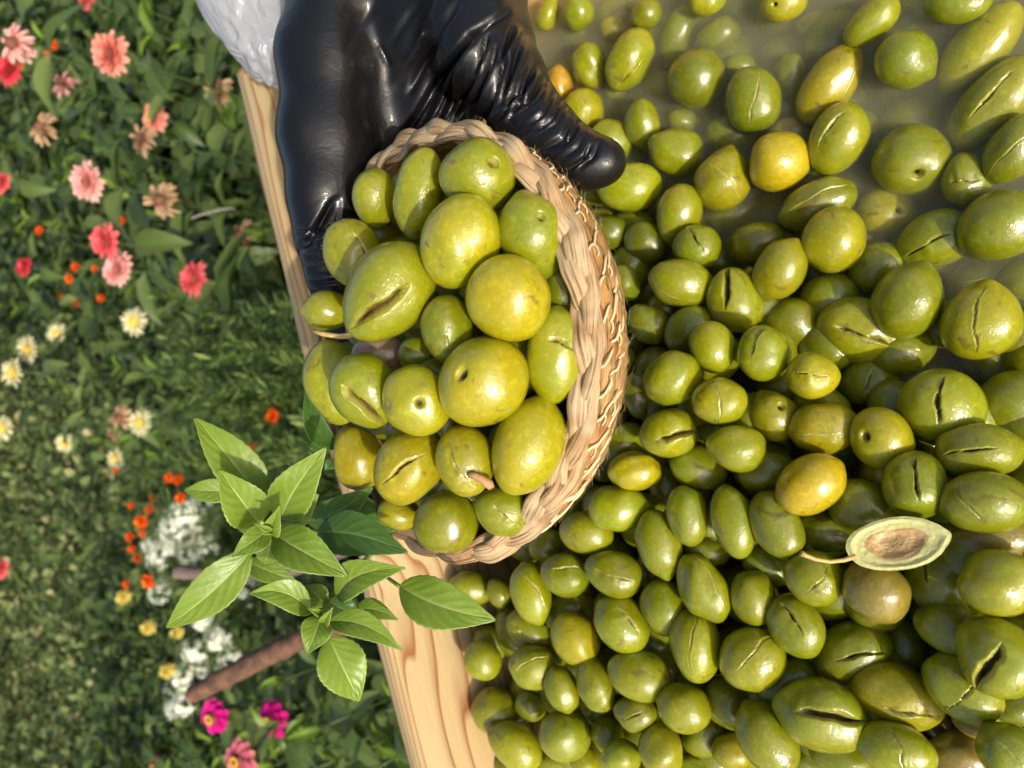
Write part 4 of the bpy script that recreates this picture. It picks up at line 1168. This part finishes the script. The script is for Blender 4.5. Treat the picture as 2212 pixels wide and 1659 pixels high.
ML = [
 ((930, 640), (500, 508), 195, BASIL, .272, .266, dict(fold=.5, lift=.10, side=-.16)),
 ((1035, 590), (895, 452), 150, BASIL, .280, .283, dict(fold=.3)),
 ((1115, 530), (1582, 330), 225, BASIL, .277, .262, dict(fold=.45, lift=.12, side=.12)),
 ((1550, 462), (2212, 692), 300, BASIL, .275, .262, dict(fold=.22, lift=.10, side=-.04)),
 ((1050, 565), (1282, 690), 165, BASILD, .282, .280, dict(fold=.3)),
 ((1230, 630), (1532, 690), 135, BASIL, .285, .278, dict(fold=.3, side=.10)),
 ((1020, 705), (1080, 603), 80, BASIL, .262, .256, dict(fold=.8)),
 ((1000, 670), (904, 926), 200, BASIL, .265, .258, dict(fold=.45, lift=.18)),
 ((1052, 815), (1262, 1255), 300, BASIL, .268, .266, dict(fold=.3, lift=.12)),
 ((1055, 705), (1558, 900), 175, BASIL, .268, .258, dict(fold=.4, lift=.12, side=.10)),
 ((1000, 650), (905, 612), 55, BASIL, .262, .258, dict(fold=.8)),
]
for (b, t, wd, mt, zb, zt, kw) in ML:
    basil_leaf(sp2, k4(*b), k4(*t), 1.13 * wd * s4, mt, zb, zt, **kw)
stem(sp2, [(*k4(1010, 660), .264), (*k4(1030, 600), .276), (*k4(1060, 540), .284), (*k4(1110, 480), .289), (*k4(1250, 330), .296), (*k4(1520, 60), .306)], .0013)
stem(sp2, [(*k4(1550, 462), .275), (*k4(1430, 375), .284), (*k4(1290, 300), .294)], .0008)
stem(sp2, [(*k4(1052, 820), .268), (*k4(1050, 740), .268), (*k4(1010, 670), .266)], .0007)
stem(sp2, [(*k4(1060, 705), .268), (*k4(1035, 690), .267), (*k4(1010, 665), .266)], .0007)

# ------------------------------------------------------------------ garden
def small_leaf(L, W, fold, bend, ns=7, nw=5, seed=0):
    s = np.linspace(0, 1, ns); V = []; vein = []
    for i in range(ns):
        hw = W / 2 * (math.sin(math.pi * min(1, s[i] ** .75)) ** .8 + .05 * (1 - s[i])) if i < ns - 1 else .0004
        for wv in np.linspace(-1, 1, nw):
            a = abs(wv)
            V.append([L * (s[i] - .12 * abs(bend) * s[i] ** 2), wv * hw * math.cos(fold), fold * hw * a * 1.2 - bend * L * s[i] ** 2 * .5 + .03 * L * math.sin(s[i] * 9 + seed) * a])
            vein.append(.6 * math.exp(-(a / .2) ** 2))
    return mesh('leaf', V, grid_faces(ns, nw), True, {'vein': np.array(vein)})
LEAVES = [small_leaf(.062, .026, .45, .5, seed=1), small_leaf(.066, .030, .35, .9, seed=2), small_leaf(.056, .021, .55, .25, seed=3), small_leaf(.060, .027, .3, 1.2, seed=4)]
LEAVESY = [small_leaf(.050, .018, .6, .3, seed=1), small_leaf(.046, .016, .5, .6, seed=2)]
for l in LEAVES: l.materials.append(ZLEAF)
for l in LEAVESY: l.materials.append(ZLEAFY)
def lmat(pos, az, el, roll, sc):
    M = Matrix.Translation(Vector(pos)) @ Matrix.Rotation(az, 4, 'Z') @ Matrix.Rotation(-el, 4, 'Y') @ Matrix.Rotation(roll, 4, 'X') @ Matrix.Scale(sc, 4)
    return M
def stem_to(root, top, lean, r0=.0017, mat=STEM):
    """stem mesh from the ground to top; root is the parent's location"""
    t = np.linspace(0, 1, 9)[:, None]; base = np.array([top[0] - lean[0], top[1] - lean[1], GZ - .01])
    c = base + (top - base) * t + np.array([lean[0], lean[1], 0]) * .3 * np.sin(t * math.pi)
    v, f = tube(c - root, np.linspace(r0, r0 * .6, 9), 6)
    return c, mesh('stem', v, f)
def leafy(e, c, root, npairs, top_frac, sc, young=0, rngl=random):
    az0 = rngl.uniform(0, 6.28)
    for i in range(npairs):
        t = 1 - (i + .5) / npairs * top_frac
        p = c[0] + (c[-1] - c[0]) * t; idx = min(len(c) - 1, int(t * (len(c) - 1))); p = c[idx] + (c[min(idx + 1, len(c) - 1)] - c[idx]) * (t * (len(c) - 1) - idx)
        for s in (0, 1):
            az = az0 + i * 1.57 + s * math.pi + rngl.uniform(-.3, .3)
            y = i < young
            me = rngl.choice(LEAVESY if y else LEAVES)
            el = rngl.uniform(.5, 1.0) if y else rngl.uniform(-.15, .55)
            k = sc * (rngl.uniform(.7, 1.05) if y else rngl.uniform(1.0, 1.6))
            o = bpy.data.objects.new('leaf', me); COL.objects.link(o); o.parent = e
            o.matrix_local = lmat(p - root, az, el, rngl.uniform(-.4, .4), k)
PETAL = {}
def petal_mesh(kind, L, W, cup, curl):
    key = (kind, round(L, 4), round(W, 4), round(cup, 2), round(curl, 2))
    if key in PETAL: return PETAL[key]
    ns, nw = 6, 5; V = []
    for i in range(ns):
        s = i / (ns - 1); hw = W / 2 * (.35 + .65 * math.sin(math.pi * min(1, .12 + s * .62)) ** .8) * (1 if i < ns - 1 else .6)
        for wv in np.linspace(-1, 1, nw):
            V.append([L * s * (1 - .05 * wv * wv), wv * hw, -cup * hw * (1 - wv * wv) + curl * L * s * s + .06 * hw * math.sin(wv * 6)])
    me = mesh('petal', V, grid_faces(ns, nw)); me.materials.append(PETALS[kind]); PETAL[key] = me
    return me
def disc_mesh(r, h, seed):
    rr = np.random.default_rng(seed); nu, nv = 8, 16
    V = []
    for i in range(nu):
        t = i / (nu - 1)
        for j in range(nv):
            a = j * 2 * math.pi / nv; k = 1 + rr.normal(0, .07)
            V.append([r * math.sin(t * 1.57) * math.cos(a) * k, r * math.sin(t * 1.57) * math.sin(a) * k, h * math.cos(t * 1.57) + rr.normal(0, r * .04)])
    return mesh('flower_head', V, grid_faces(nu, nv, True))
def flower(x, y, rpx, rreal, kind, style, label, cat='zinnia', leafsc=1., npairs=5, tiltj=.25, Z=None):
    Z = Z or FPX * rreal / rpx
    top = P(x, y, Z)
    if top[2] < GZ + .12:
        Z = (CAM[2] - (GZ + .12)) / -raydir(x, y)[2]; top = P(x, y, Z)
    rreal = 1.2 * rpx * Z / FPX
    lean = np.array([random.uniform(-.05, .05), random.uniform(-.05, .05)])
    root = np.array([top[0] - lean[0], top[1] - lean[1], GZ])
    e = empty(cat.replace(' ', '_') + '_plant', root)
    tag(e, label, cat, {'zinnia': 'zinnias in the garden bed'}.get(cat, cat + ' in the garden bed'))
    c, sm = stem_to(root, top - np.array([0, 0, .004]), lean); obj('stem', sm, GSTEM, e)
    leafy(e, c, root, npairs, .6, leafsc)
    nn_ = nrm(np.array([random.uniform(-tiltj, tiltj), random.uniform(-tiltj, tiltj) - .25, 1.]))
    z = nn_; xx = nrm(np.cross([0, 1, 0], z)); yy = np.cross(z, xx)
    HM = frame(xx, yy, z, top - root)
    head = obj('flower_head', disc_mesh(rreal * (.30 if style != 'dry' else .34), rreal * (.32 if style != 'dry' else .4), int(x * 7 + y)), DISCY if style == 'cream' else DISC, e, HM)
    if style == 'double': rings = [(15, 1.0, .05, .30), (13, .86, .30, .30), (11, .70, .60, .28), (8, .5, .95, .25)]
    elif style == 'cream': rings = [(18, 1.0, .05, .15), (15, .84, .35, .14)]
    elif style == 'single': rings = [(11, 1.0, -.05, .44), (9, .86, .12, .42)]
    else: rings = [(15, 1.0, -.10, .26), (12, .85, .30, .24)]
    for ri, (n_, lr, el, wr) in enumerate(rings):
        for k in range(n_):
            if style == 'dry' and random.random() < .12: continue
            az = (k + .5 * (ri % 2)) / n_ * 6.283 + random.uniform(-.09, .09)
            cup = .35 if style != 'dry' else 1.4
            me = petal_mesh(kind, rreal * lr * .86, rreal * wr * 1.15, cup, (-.16 if el < .2 else .05) if style != 'dry' else -.45)
            j = random.uniform(-.12, .12) if style != 'dry' else random.uniform(-.5, .5)
            o = bpy.data.objects.new('petal', me); COL.objects.link(o); o.parent = head
            o.matrix_local = lmat((math.cos(az) * rreal * .12, math.sin(az) * rreal * .12, rreal * (.02 + .06 * ri)), az, el + j, random.uniform(-.2, .2) * (1 if style != 'dry' else 3), random.uniform(.9, 1.08))
    if style == 'single':      # ring of yellow star florets round the dark centre
        V, Fq = [], []
        for k in range(14):
            a = k / 14 * 6.283; p = np.array([math.cos(a), math.sin(a), 0]) * rreal * .20 + [0, 0, rreal * .30]
            for q in range(4):
                b = q * 1.57 + k; d = np.array([math.cos(b), math.sin(b), .2]) * rreal * .09; s = np.array([-math.sin(b), math.cos(b), 0]) * rreal * .035
                n0 = len(V); V += [p, p + d * .5 + s, p + d, p + d * .5 - s]; Fq.append((n0, n0 + 1, n0 + 2, n0 + 3))
        obj('star_florets', mesh('star_florets', V, Fq), DISCY, head)
    return e

ZIN = [(240,118,43,'salmon','double','salmon pink double zinnia, largest of the pink flowers by the picture top'),
(30,95,36,'pale','dry','fading dusty pink zinnia at the far left above a rose red one'),
(22,152,32,'red','double','rose red zinnia touching the picture\'s left edge near the top'),
(135,178,27,'pale','dry','half-hidden mauve pink zinnia left of the large salmon one'),
(190,393,37,'pale','double','pale salmon zinnia left of a withered two-tone flower'),
(230,522,35,'coral','double','coral pink zinnia overlapping a paler zinnia below it'),
(256,582,34,'pale','double','light pink shaggy zinnia directly under the coral one'),
(55,578,21,'red','double','small rose red zinnia alone near the left edge'),
(420,603,35,'coral','double','bright coral zinnia above a withered tan flower, nearest the trough'),
(438,648,28,'tan','dry','withered tan zinnia tucked under the bright coral one'),
(4,395,22,'coral','double','coral zinnia cut off by the picture\'s left edge'),
(347,432,34,'tan','dry','withered yellow-tan zinnia with dark centre near the pale twine'),
(332,252,30,'salmon','single','salmon zinnia with pale petals on a leafy stem'),
(305,300,30,'tan','dry','withered purple-brown zinnia just below the half salmon one'),
(90,275,30,'tan','dry','withered brown-pink zinnia at the upper left'),
(470,197,32,'tan','dry','round withered tan seed head beside the plastic bag'),
(520,510,30,'tan','dry','withered tan seed head next to the trough\'s far edge'),
(192,-2,24,'coral','double','coral zinnia cut by the picture\'s top edge'),
(240,186,18,'tan','dry','small dried seed head below the large salmon zinnia'),
(2,1228,20,'coral','double','coral zinnia sliver at the left edge beside the ground cover')]
for z in ZIN: flower(z[0], z[1], z[2], .0232, z[3], z[4], z[5])
CRE = [(290,695,28,'cream zinnia beside the pale twine, upper right of its group'),(405,718,25,'cream zinnia nearest the feathery bush'),(122,720,20,'small cream zinnia with brown centre above the pair'),
(60,755,28,'cream zinnia, upper of the overlapping pair at the left'),(28,805,29,'cream zinnia, lower of the overlapping pair at the left'),(303,912,28,'fresh cream zinnia beside two brown seed heads'),
(140,957,21,'narrow cream zinnia seen from the side'),(5,925,25,'cream zinnia cut by the picture\'s left edge'),(250,990,22,'cream zinnia fading brown below the seed heads')]
for c in CRE: flower(c[0], c[1], c[2], .024, 'cream', 'cream', c[3], npairs=4, leafsc=.8)
flower(258, 903, 24, .022, 'tan', 'dry', 'brown seed head touching the fresh cream zinnia', npairs=3, leafsc=.8)
flower(245, 938, 15, .016, 'tan', 'dry', 'small dark brown seed head under the larger one', npairs=3, leafsc=.8)
MAG = [(460,1550,34,'magenta','single','magenta zinnia with yellow star ring, left of the pair'),(585,1557,36,'magenta','single','magenta zinnia with yellow star ring, right of the pair'),
(622,1452,27,'magenta','dry','wilting magenta zinnia beside the brown branch'),(515,1642,38,'dusty','single','dusty pink zinnia with dark cone at the picture\'s bottom edge'),
(335,1655,22,'magenta','single','magenta zinnia cut by the bottom edge, left of the dusty pink one'),(846,1600,22,'magenta','double','magenta zinnia half hidden behind the trough\'s edge')]
for z in MAG: flower(z[0], z[1], z[2], .027, z[3], z[4], z[5], npairs=6, tiltj=.08, Z=FPX * .0245 / z[2])

# small flowers: heads as one mesh of florets
def tri_petals(acc, rnd, p, d, s, n, kval):
    n0 = len(acc)
    acc += [p, p + d * .55 + s, p + d, p + d * .55 - s]; rnd += [kval] * 4
    return (n0, n0 + 1, n0 + 2, n0 + 3)
def fern(root, c, n_, L, seed):
    r = np.random.default_rng(seed); V, Q, rn = [], [], []
    for i in range(n_):
        t = r.uniform(.35, .97); p = c[0] + (c[-1] - c[0]) * t - root; a = r.uniform(0, 6.28)
        d = np.array([math.cos(a), math.sin(a), r.uniform(-.1, .7)]) * L * r.uniform(.5, 1.1)
        for k in range(7):
            q = p + d * (k + 1) / 7
            for sgn in (-1, 1):
                b = a + sgn * .9; dd = np.array([math.cos(b), math.sin(b), r.uniform(-.1, .4)]) * L * .28; s = np.array([-math.sin(b), math.cos(b), .2]) * L * .035
                Q.append(tri_petals(V, rn, q, dd, s, None, r.random()))
    return mesh('foliage', V, Q, False, {'rnd': np.array(rn)})
def small_flower(x, y, rpx, rreal, kind, mat, label, cat, group, seed, Z=None):
    Z = Z or FPX * rreal / rpx; d = raydir(x, y)
    Z = min(Z, (CAM[2] - GZ - .06) / -d[2]); top = P(x, y, Z); rreal = rpx * Z / FPX
    r = np.random.default_rng(seed); lean = r.uniform(-.03, .03, 2); root = np.array([top[0] - lean[0], top[1] - lean[1], GZ])
    e = empty(cat.replace(' ', '_') + '_plant', root); tag(e, label, cat, group)
    c, sm = stem_to(root, top, lean, .0016); obj('stem', sm, GSTEM, e)
    obj('foliage', fern(root, c, 16 if kind != 'white' else 10, .05, seed), FERN, e)
    V, Q, rn = [], [], []
    up = nrm([r.uniform(-.3, .3), -.3, 1]); xx = nrm(np.cross([0, 1, 0], up)); yy = np.cross(up, xx)
    o0 = top - root
    if kind == 'white':
        for k in range(34):
            q = r.normal(0, 1, 3); q = nrm(q); q = q if q @ up > -.1 else -q
            cc = o0 + q * rreal * r.uniform(.6, 1.0)
            a1 = nrm(np.cross(q, [.3, .5, .8])); a2 = np.cross(q, a1)
            for j in range(5):
                b = j * 1.2566 + k; dd = (a1 * math.cos(b) + a2 * math.sin(b) + q * .25) * rreal * .30; s = (-a1 * math.sin(b) + a2 * math.cos(b)) * rreal * .085
                Q.append(tri_petals(V, rn, cc, dd, s, None, r.random()))
    else:
        rings = 6 if kind == 'globe' else 5
        for ri in range(rings):
            el = (ri / (rings - 1)) * 1.45 if kind != 'globe' else -.6 + ri / (rings - 1) * 2.0
            n_ = int((12 if kind != 'globe' else 13) * math.cos(min(1.4, abs(el)) * .9)) + 3
            for k in range(n_):
                a = (k + .5 * (ri % 2)) / n_ * 6.283 + r.uniform(-.15, .15); ee = el + r.uniform(-.15, .15)
                dd = (xx * math.cos(a) * math.cos(ee) + yy * math.sin(a) * math.cos(ee) + up * math.sin(ee)) * rreal * (1 - .10 * ri * (kind != 'globe')) * r.uniform(.85, 1.1)
                s = (-xx * math.sin(a) + yy * math.cos(a)) * rreal * (.22 if kind != 'globe' else .12)
                Q.append(tri_petals(V, rn, o0, dd, s, None, min(1, max(0, .25 + .13 * ri + r.uniform(-.25, .25)))))
    obj('flower_head', mesh('flower_head', V, Q, kind != 'white', {'rnd': np.array(rn)}), mat, e)
    return e
MAR = [(628,838,16),(588,898,18),(617,902,12),(543,962,16),(640,985,8),(433,1016,8),(365,1032,13),(386,1036,14),(390,1076,14),(283,1092,9),(306,1127,18),(322,1100,12),
(280,1160,12),(308,1152,11),(284,1185,11),(296,1205,13),(321,1256,18),(273,1262,11),(150,602,12),(218,645,11),(163,577,12),(86,498,12),(221,462,10),(262,476,11),(299,474,11),
(118,98,11),(103,117,9),(711,1070,9),(560,1010,8),(205,580,9),(165,655,8),(430,1500,11),(470,1305,9),(560,1240,9),(250,1015,8),(330,1075,10),(405,1375,10),(130,640,7),(420,1150,8),(470,1180,7)]
MAR.sort(key=lambda q: q[1])
for i, (x, y, r) in enumerate(MAR):
    small_flower(x, y, r * 1.05, .0125 if r > 9 else .009, 'marigold', ORANGE, 'orange marigold, %s of its kind counted from the picture\'s top' % ordn(i), 'marigold', 'orange marigolds', 200 + i)
YEL = [(268,1290,19,'pale yellow globe flower touching a red marigold'),(304,1262,14,'small yellow globe flower behind the large marigold'),(320,1357,19,'yellow globe flower at the tip of the longest basil leaf'),
       (383,1366,17,'yellow globe flower with a marigold on its lower side'),(362,1450,20,'yellow globe flower, lowest of its kind beside the white blossoms')]
for i, (x, y, r, l) in enumerate(YEL): small_flower(x, y, r, .016, 'globe', YELLOW, l, 'globe flower', 'yellow globe flowers', 300 + i)
WHI = [(375,1110,22),(420,1130,24),(395,1165,24),(340,1215,22),(430,1215,22),(330,1180,22),(460,1345,24),(420,1360,22),(490,1350,24),(450,1400,24),(480,1440,24),(420,1430,22),(380,1490,22),(430,1480,22),(470,1470,22),(540,1310,24),(520,1330,22),(580,1310,22),(500,1390,24),(410,1540,22),(400,1108,27),(436,1088,24),(378,1140,26),(352,1195,26),(410,1192,24),(452,1172,24),(350,1275,24),(540,1268,26),(566,1290,22),(440,1330,26),(474,1378,26),(424,1405,26),(502,1420,26),
(532,1384,24),(398,1462,26),(446,1438,24),(402,1512,26),(495,1500,24),(524,1480,24),(560,1330,24),(360,1160,22),(545,1345,22),(590,1300,22),(385,1530,24),(462,1112,22),(455,1480,22)]
WHI.sort(key=lambda q: q[1])
for i, (x, y, r) in enumerate(WHI):
    small_flower(x, y, r * 1.2, .029, 'white', WHITE, 'white flower cluster, %s of its kind counted from the picture\'s top' % ordn(i), 'white blossom', 'white flower clusters', 400 + i)

# leafy shoots without flowers
def shoot(x, y, ztop, seed, npairs, young, sc):
    r = random.Random(seed); d = raydir(x, y); Z = (CAM[2] - ztop) / -d[2]; top = P(x, y, Z)
    lean = np.array([r.uniform(-.08, .08), r.uniform(-.08, .08)]); root = np.array([top[0] - lean[0], top[1] - lean[1], GZ])
    e = empty('leafy_plant', root)
    w_ = 'among the pink zinnias' if y < 690 else 'among the cream zinnias' if y < 1100 else 'by the trough and magenta zinnias' if x > 540 else 'below the white blossoms'
    tag(e, 'leafy green plant without a bloom ' + w_, 'plant', 'leafy green plants ' + w_)
    c, sm = stem_to(root, top, lean, .0019); obj('stem', sm, GSTEM, e)
    leafy(e, c, root, npairs, .75, sc, young, r)
sd = 1000
for i in range(105):
    x = random.uniform(-30, 640); y = random.uniform(-40, 690)
    if x > 480 + .2 * max(0, y - 150): continue
    shoot(x, y, random.uniform(-.42, -.19) if x > 150 else random.uniform(-.45, -.25), sd + i, random.randint(5, 7), random.choice([0, 0, 0, 1, 2]), random.uniform(.9, 1.35))
for i in range(34):
    shoot(random.uniform(540, 880), random.uniform(1440, 1700), random.uniform(-.42, -.2), sd + 300 + i, random.randint(5, 7), random.choice([0, 0, 1, 2]), random.uniform(.9, 1.25))
for i in range(22):
    shoot(random.uniform(60, 430), random.uniform(680, 1000), random.uniform(-.48, -.28), sd + 500 + i, 5, random.choice([0, 1, 2]), random.uniform(.7, 1.0))
for i in range(16):
    shoot(random.uniform(300, 560), random.uniform(1560, 1690), random.uniform(-.48, -.3), sd + 600 + i, 5, random.choice([0, 1, 2]), random.uniform(.8, 1.0))

# feathery bush of upright stems with tiny leaves
def feather(regions, name, label, leaf, nleaf, seed, mat):
    r = np.random.default_rng(seed); e = empty(name, (0, 0, 0)); tag(e, label, 'bush')
    V, Q, rn = [], [], []; sa = Acc()
    for (x, y, zt) in regions:
        d = raydir(x, y); top = P(x, y, (CAM[2] - zt) / -d[2]); ln = r.uniform(-.05, .05, 2); base = np.array([top[0] + ln[0], top[1] + ln[1], GZ])
        v, f = tube([base, (base + top) / 2, top], [.0016, .0013, .0007], 4, False); sa.add(v, f)
        for k in range(nleaf):
            t = r.uniform(.3, 1); p = base + (top - base) * t; a = r.uniform(0, 6.28)
            dd = np.array([math.cos(a), math.sin(a), r.uniform(.2, 1.)]) * leaf * r.uniform(.7, 1.3); s = np.array([-math.sin(a), math.cos(a), 0]) * leaf * .2
            Q.append(tri_petals(V, rn, p, dd, s, None, r.random()))
    tag(obj('stems', sa.mesh('stems'), GSTEM, e), kind='stuff')
    tag(obj('foliage', mesh('foliage', V, Q, False, {'rnd': np.array(rn)}), mat, e), kind='stuff')
rg = np.random.default_rng(21)
feather([(rg.uniform(330, 690), rg.uniform(640, 1010), rg.uniform(-.42, -.12)) for _ in range(190)], 'feathery_bush', 'feathery bush of upright stems with tiny leaves beside the trough', .017, 120, 31, FERN)
feather([(rg.uniform(200, 640), rg.uniform(1020, 1560), rg.uniform(-.55, -.38)) for _ in range(230)], 'low_bush', 'low fine-leaved bush under the white and orange flowers', .013, 90, 32, FERN)

# understory and ground cover: masses
def mass(n_, poly, zlo, zhi, L, W, seed, mat, name, label, zpow=1.):
    r = np.random.default_rng(seed); pts = []
    while len(pts) < n_:
        x = r.uniform(poly[0], poly[1], 4000); y = r.uniform(poly[2], poly[3], 4000)
        z = zlo + (zhi - zlo) * r.random(4000) ** zpow
        for i in range(4000):
            d = raydir(x[i], y[i]); p = CAM + d * ((z[i] - CAM[2]) / d[2])
            if p[1] > .55 + p[0] * .42 - .1 and r.random() < min(1, (p[1] / 2.2) ** 0 * 1): pts.append(p)
    p = np.array(pts[:n_])
    leaf_mass(p, r, L, W, mat, name, label)
def leaf_mass(p, r, L, W, mat, name, label):
    n_ = len(p); a = r.uniform(0, 6.28, n_); el = r.uniform(-.3, .9, n_); sc = r.uniform(.6, 1.4, n_)
    d = np.stack([np.cos(a) * np.cos(el), np.sin(a) * np.cos(el), np.sin(el)], -1) * (L * sc)[:, None]
    s = np.stack([-np.sin(a), np.cos(a), r.uniform(-.5, .5, n_)], -1) * (W / 2 * sc)[:, None]; up = np.cross(d, s); up /= np.linalg.norm(up, axis=1)[:, None]
    f = up * (W * .16 * sc)[:, None]
    dr = np.array([0, 0, -1.]) * (L * .2 * sc)[:, None]
    V = np.stack([p, p + d * .35 + s + f, p + d * .75 + s * .75 + f + dr * .4, p + d + dr, p + d * .75 - s * .75 + f + dr * .4, p + d * .35 - s + f, p + d * .5 + dr * .1], 1)
    q = np.array([[0, 1, 2, 6], [6, 2, 3, 4], [0, 6, 4, 5]])
    Fq = ((np.arange(n_) * 7)[:, None, None] + q[None]).reshape(-1, 4)
    o = obj(name, mesh(name, V.reshape(-1, 3), Fq, True, {'rnd': np.repeat(r.random(n_), 7)}), mat)
    tag(o, label, 'foliage', kind='stuff')
mass(15000, (-120, 700, -120, 760), GZ + .02, -.38, .058, .026, 1, UNDER, 'understory_foliage', 'dense dark green leaves beneath the pink zinnias', 1.2)
mass(8000, (200, 900, 1250, 1800), GZ + .02, -.42, .050, .022, 2, UNDER, 'understory_foliage', 'dense green leaves beneath the magenta zinnias', 1.2)
mass(9000, (-120, 720, 650, 1350), GZ + .01, -.52, .030, .012, 3, UNDER, 'understory_foliage', 'dense small leaves beneath the cream and white flowers', 1.2)
mass(30000, (-160, 420, 820, 1800), GZ + .005, GZ + .12, .022, .013, 4, COVER, 'ground_cover', 'low leafy ground cover at the picture\'s lower left', 1.)
mass(5000, (-160, 400, 850, 1800), GZ + .06, GZ + .20, .036, .020, 5, COVER, 'tall_ground_cover', 'taller tufts standing out of the low ground cover', 1.)
# the planting goes on beside and beyond what the picture shows
r_ = np.random.default_rng(91); q_ = np.stack([r_.uniform(-3.4, 3.4, 60000), r_.uniform(-.6, 5.2, 60000), GZ + .01 + r_.random(60000) ** 1.6 * .30], -1)
o_ = (q_ - c0z); keep = ((o_ @ BX < -.12) | (o_ @ AX < -.12) | (o_ @ AX > LA + .12)) & ((q_[:, 1] > .25) | (np.abs(q_[:, 0]) > .7))
v_ = q_ - CAM; zz_ = v_ @ F; px_ = PCX - (v_ @ U) / np.maximum(zz_, 1e-3) * FPX; py_ = PCY - (v_ @ R) / np.maximum(zz_, 1e-3) * FPX
keep &= ~((zz_ > 0) & (px_ > -60) & (px_ < 2300) & (py_ > -60) & (py_ < 1720))
leaf_mass(q_[keep], r_, .060, .028, UNDER, 'understory_foliage', 'leafy planting that surrounds the flower bed on all sides')
# dry straws lying in the ground cover
def grass():
    r = np.random.default_rng(77); V, Q, rn = [], [], []
    for k in range(900):
        x, y = r.uniform(-60, 330), r.uniform(850, 1680); p = atz(x, y, GZ + r.uniform(.05, .13)); a = r.uniform(0, 6.28)
        d = np.array([math.cos(a), math.sin(a), r.uniform(-.1, .5)]) * r.uniform(.04, .12); s = np.array([-math.sin(a), math.cos(a), 0]) * .0013
        n0 = len(V); V += [p - s, p + s, p + d * .5 + s + [0, 0, .01], p + d * .5 - s + [0, 0, .01], p + d]; rn += [r.uniform(.6, 1)] * 5
        Q += [(n0, n0 + 1, n0 + 2, n0 + 3), (n0 + 3, n0 + 2, n0 + 4)]
    tag(obj('dry_grass', mesh('dry_grass', V, Q, True, {'rnd': np.array(rn)}), mat_mass('dry_grass', [(0, (.10, .13, .03)), (.7, (.25, .23, .08)), (1, (.42, .34, .16))], .2)), 'dry grass blades strewn over the low ground cover', 'grass', kind='stuff')
grass()

# branch, grey stick and twine
def branch(name, label, pts, rad, mat, seed, cat):
    pts = np.array([P(*q) for q in pts]); t = np.linspace(0, 1, len(pts)); tt = np.linspace(0, 1, 60)
    c = np.stack([np.interp(tt, t, pts[:, i]) for i in range(3)], -1)
    for _ in range(20): c[1:-1] = (c[:-2] + 2 * c[1:-1] + c[2:]) / 4
    r = np.random.default_rng(seed); rr_ = np.interp(tt, np.linspace(0, 1, len(rad)), rad) * (1 + .05 * np.sin(tt * 9 + 1) + .03 * np.sin(tt * 23) + r.normal(0, .015, 60))
    v, f = tube(c, rr_, 16, False); v = v + r.normal(0, rr_.mean() * .055, v.shape)
    e = empty(name, (0, 0, 0)); tag(e, label, cat)
    obj('bark', mesh('bark', v, f), mat, e)
    for i in (0, -1):
        ring = v[:16] if i == 0 else v[-16:]
        obj('cut_end', mesh('cut_end', np.vstack([ring, ring.mean(0)]), [(k, (k + 1) % 16, 16) for k in range(16)], False), CUT, e)
branch('branch', 'thick brown branch poking out over the white blossoms', [(800, 1335, .78), (700, 1360, .80), (640, 1385, .81), (540, 1435, .83), (415, 1500, .86)], [.0115, .0122, .0118, .0115, .0105], BARK, 1, 'branch')
branch('grey_branch', 'grey-brown branch lying behind the basil leaves', [(380, 1236, 1.05), (480, 1240, 1.04), (620, 1235, 1.02), (760, 1180, .99)], [.009, .0095, .010, .010], BARKG, 2, 'branch')
v, f = tube([P(x, y, 1.12) for (x, y) in ((380, 480), (405, 474), (440, 462), (475, 453), (505, 449))], .0016, 6)
tag(obj('twine', mesh('twine', v, f), mat_simple('pale_twine', (.30, .28, .25), .8, .2)), 'pale twine stretched between the zinnia leaves', 'twine')
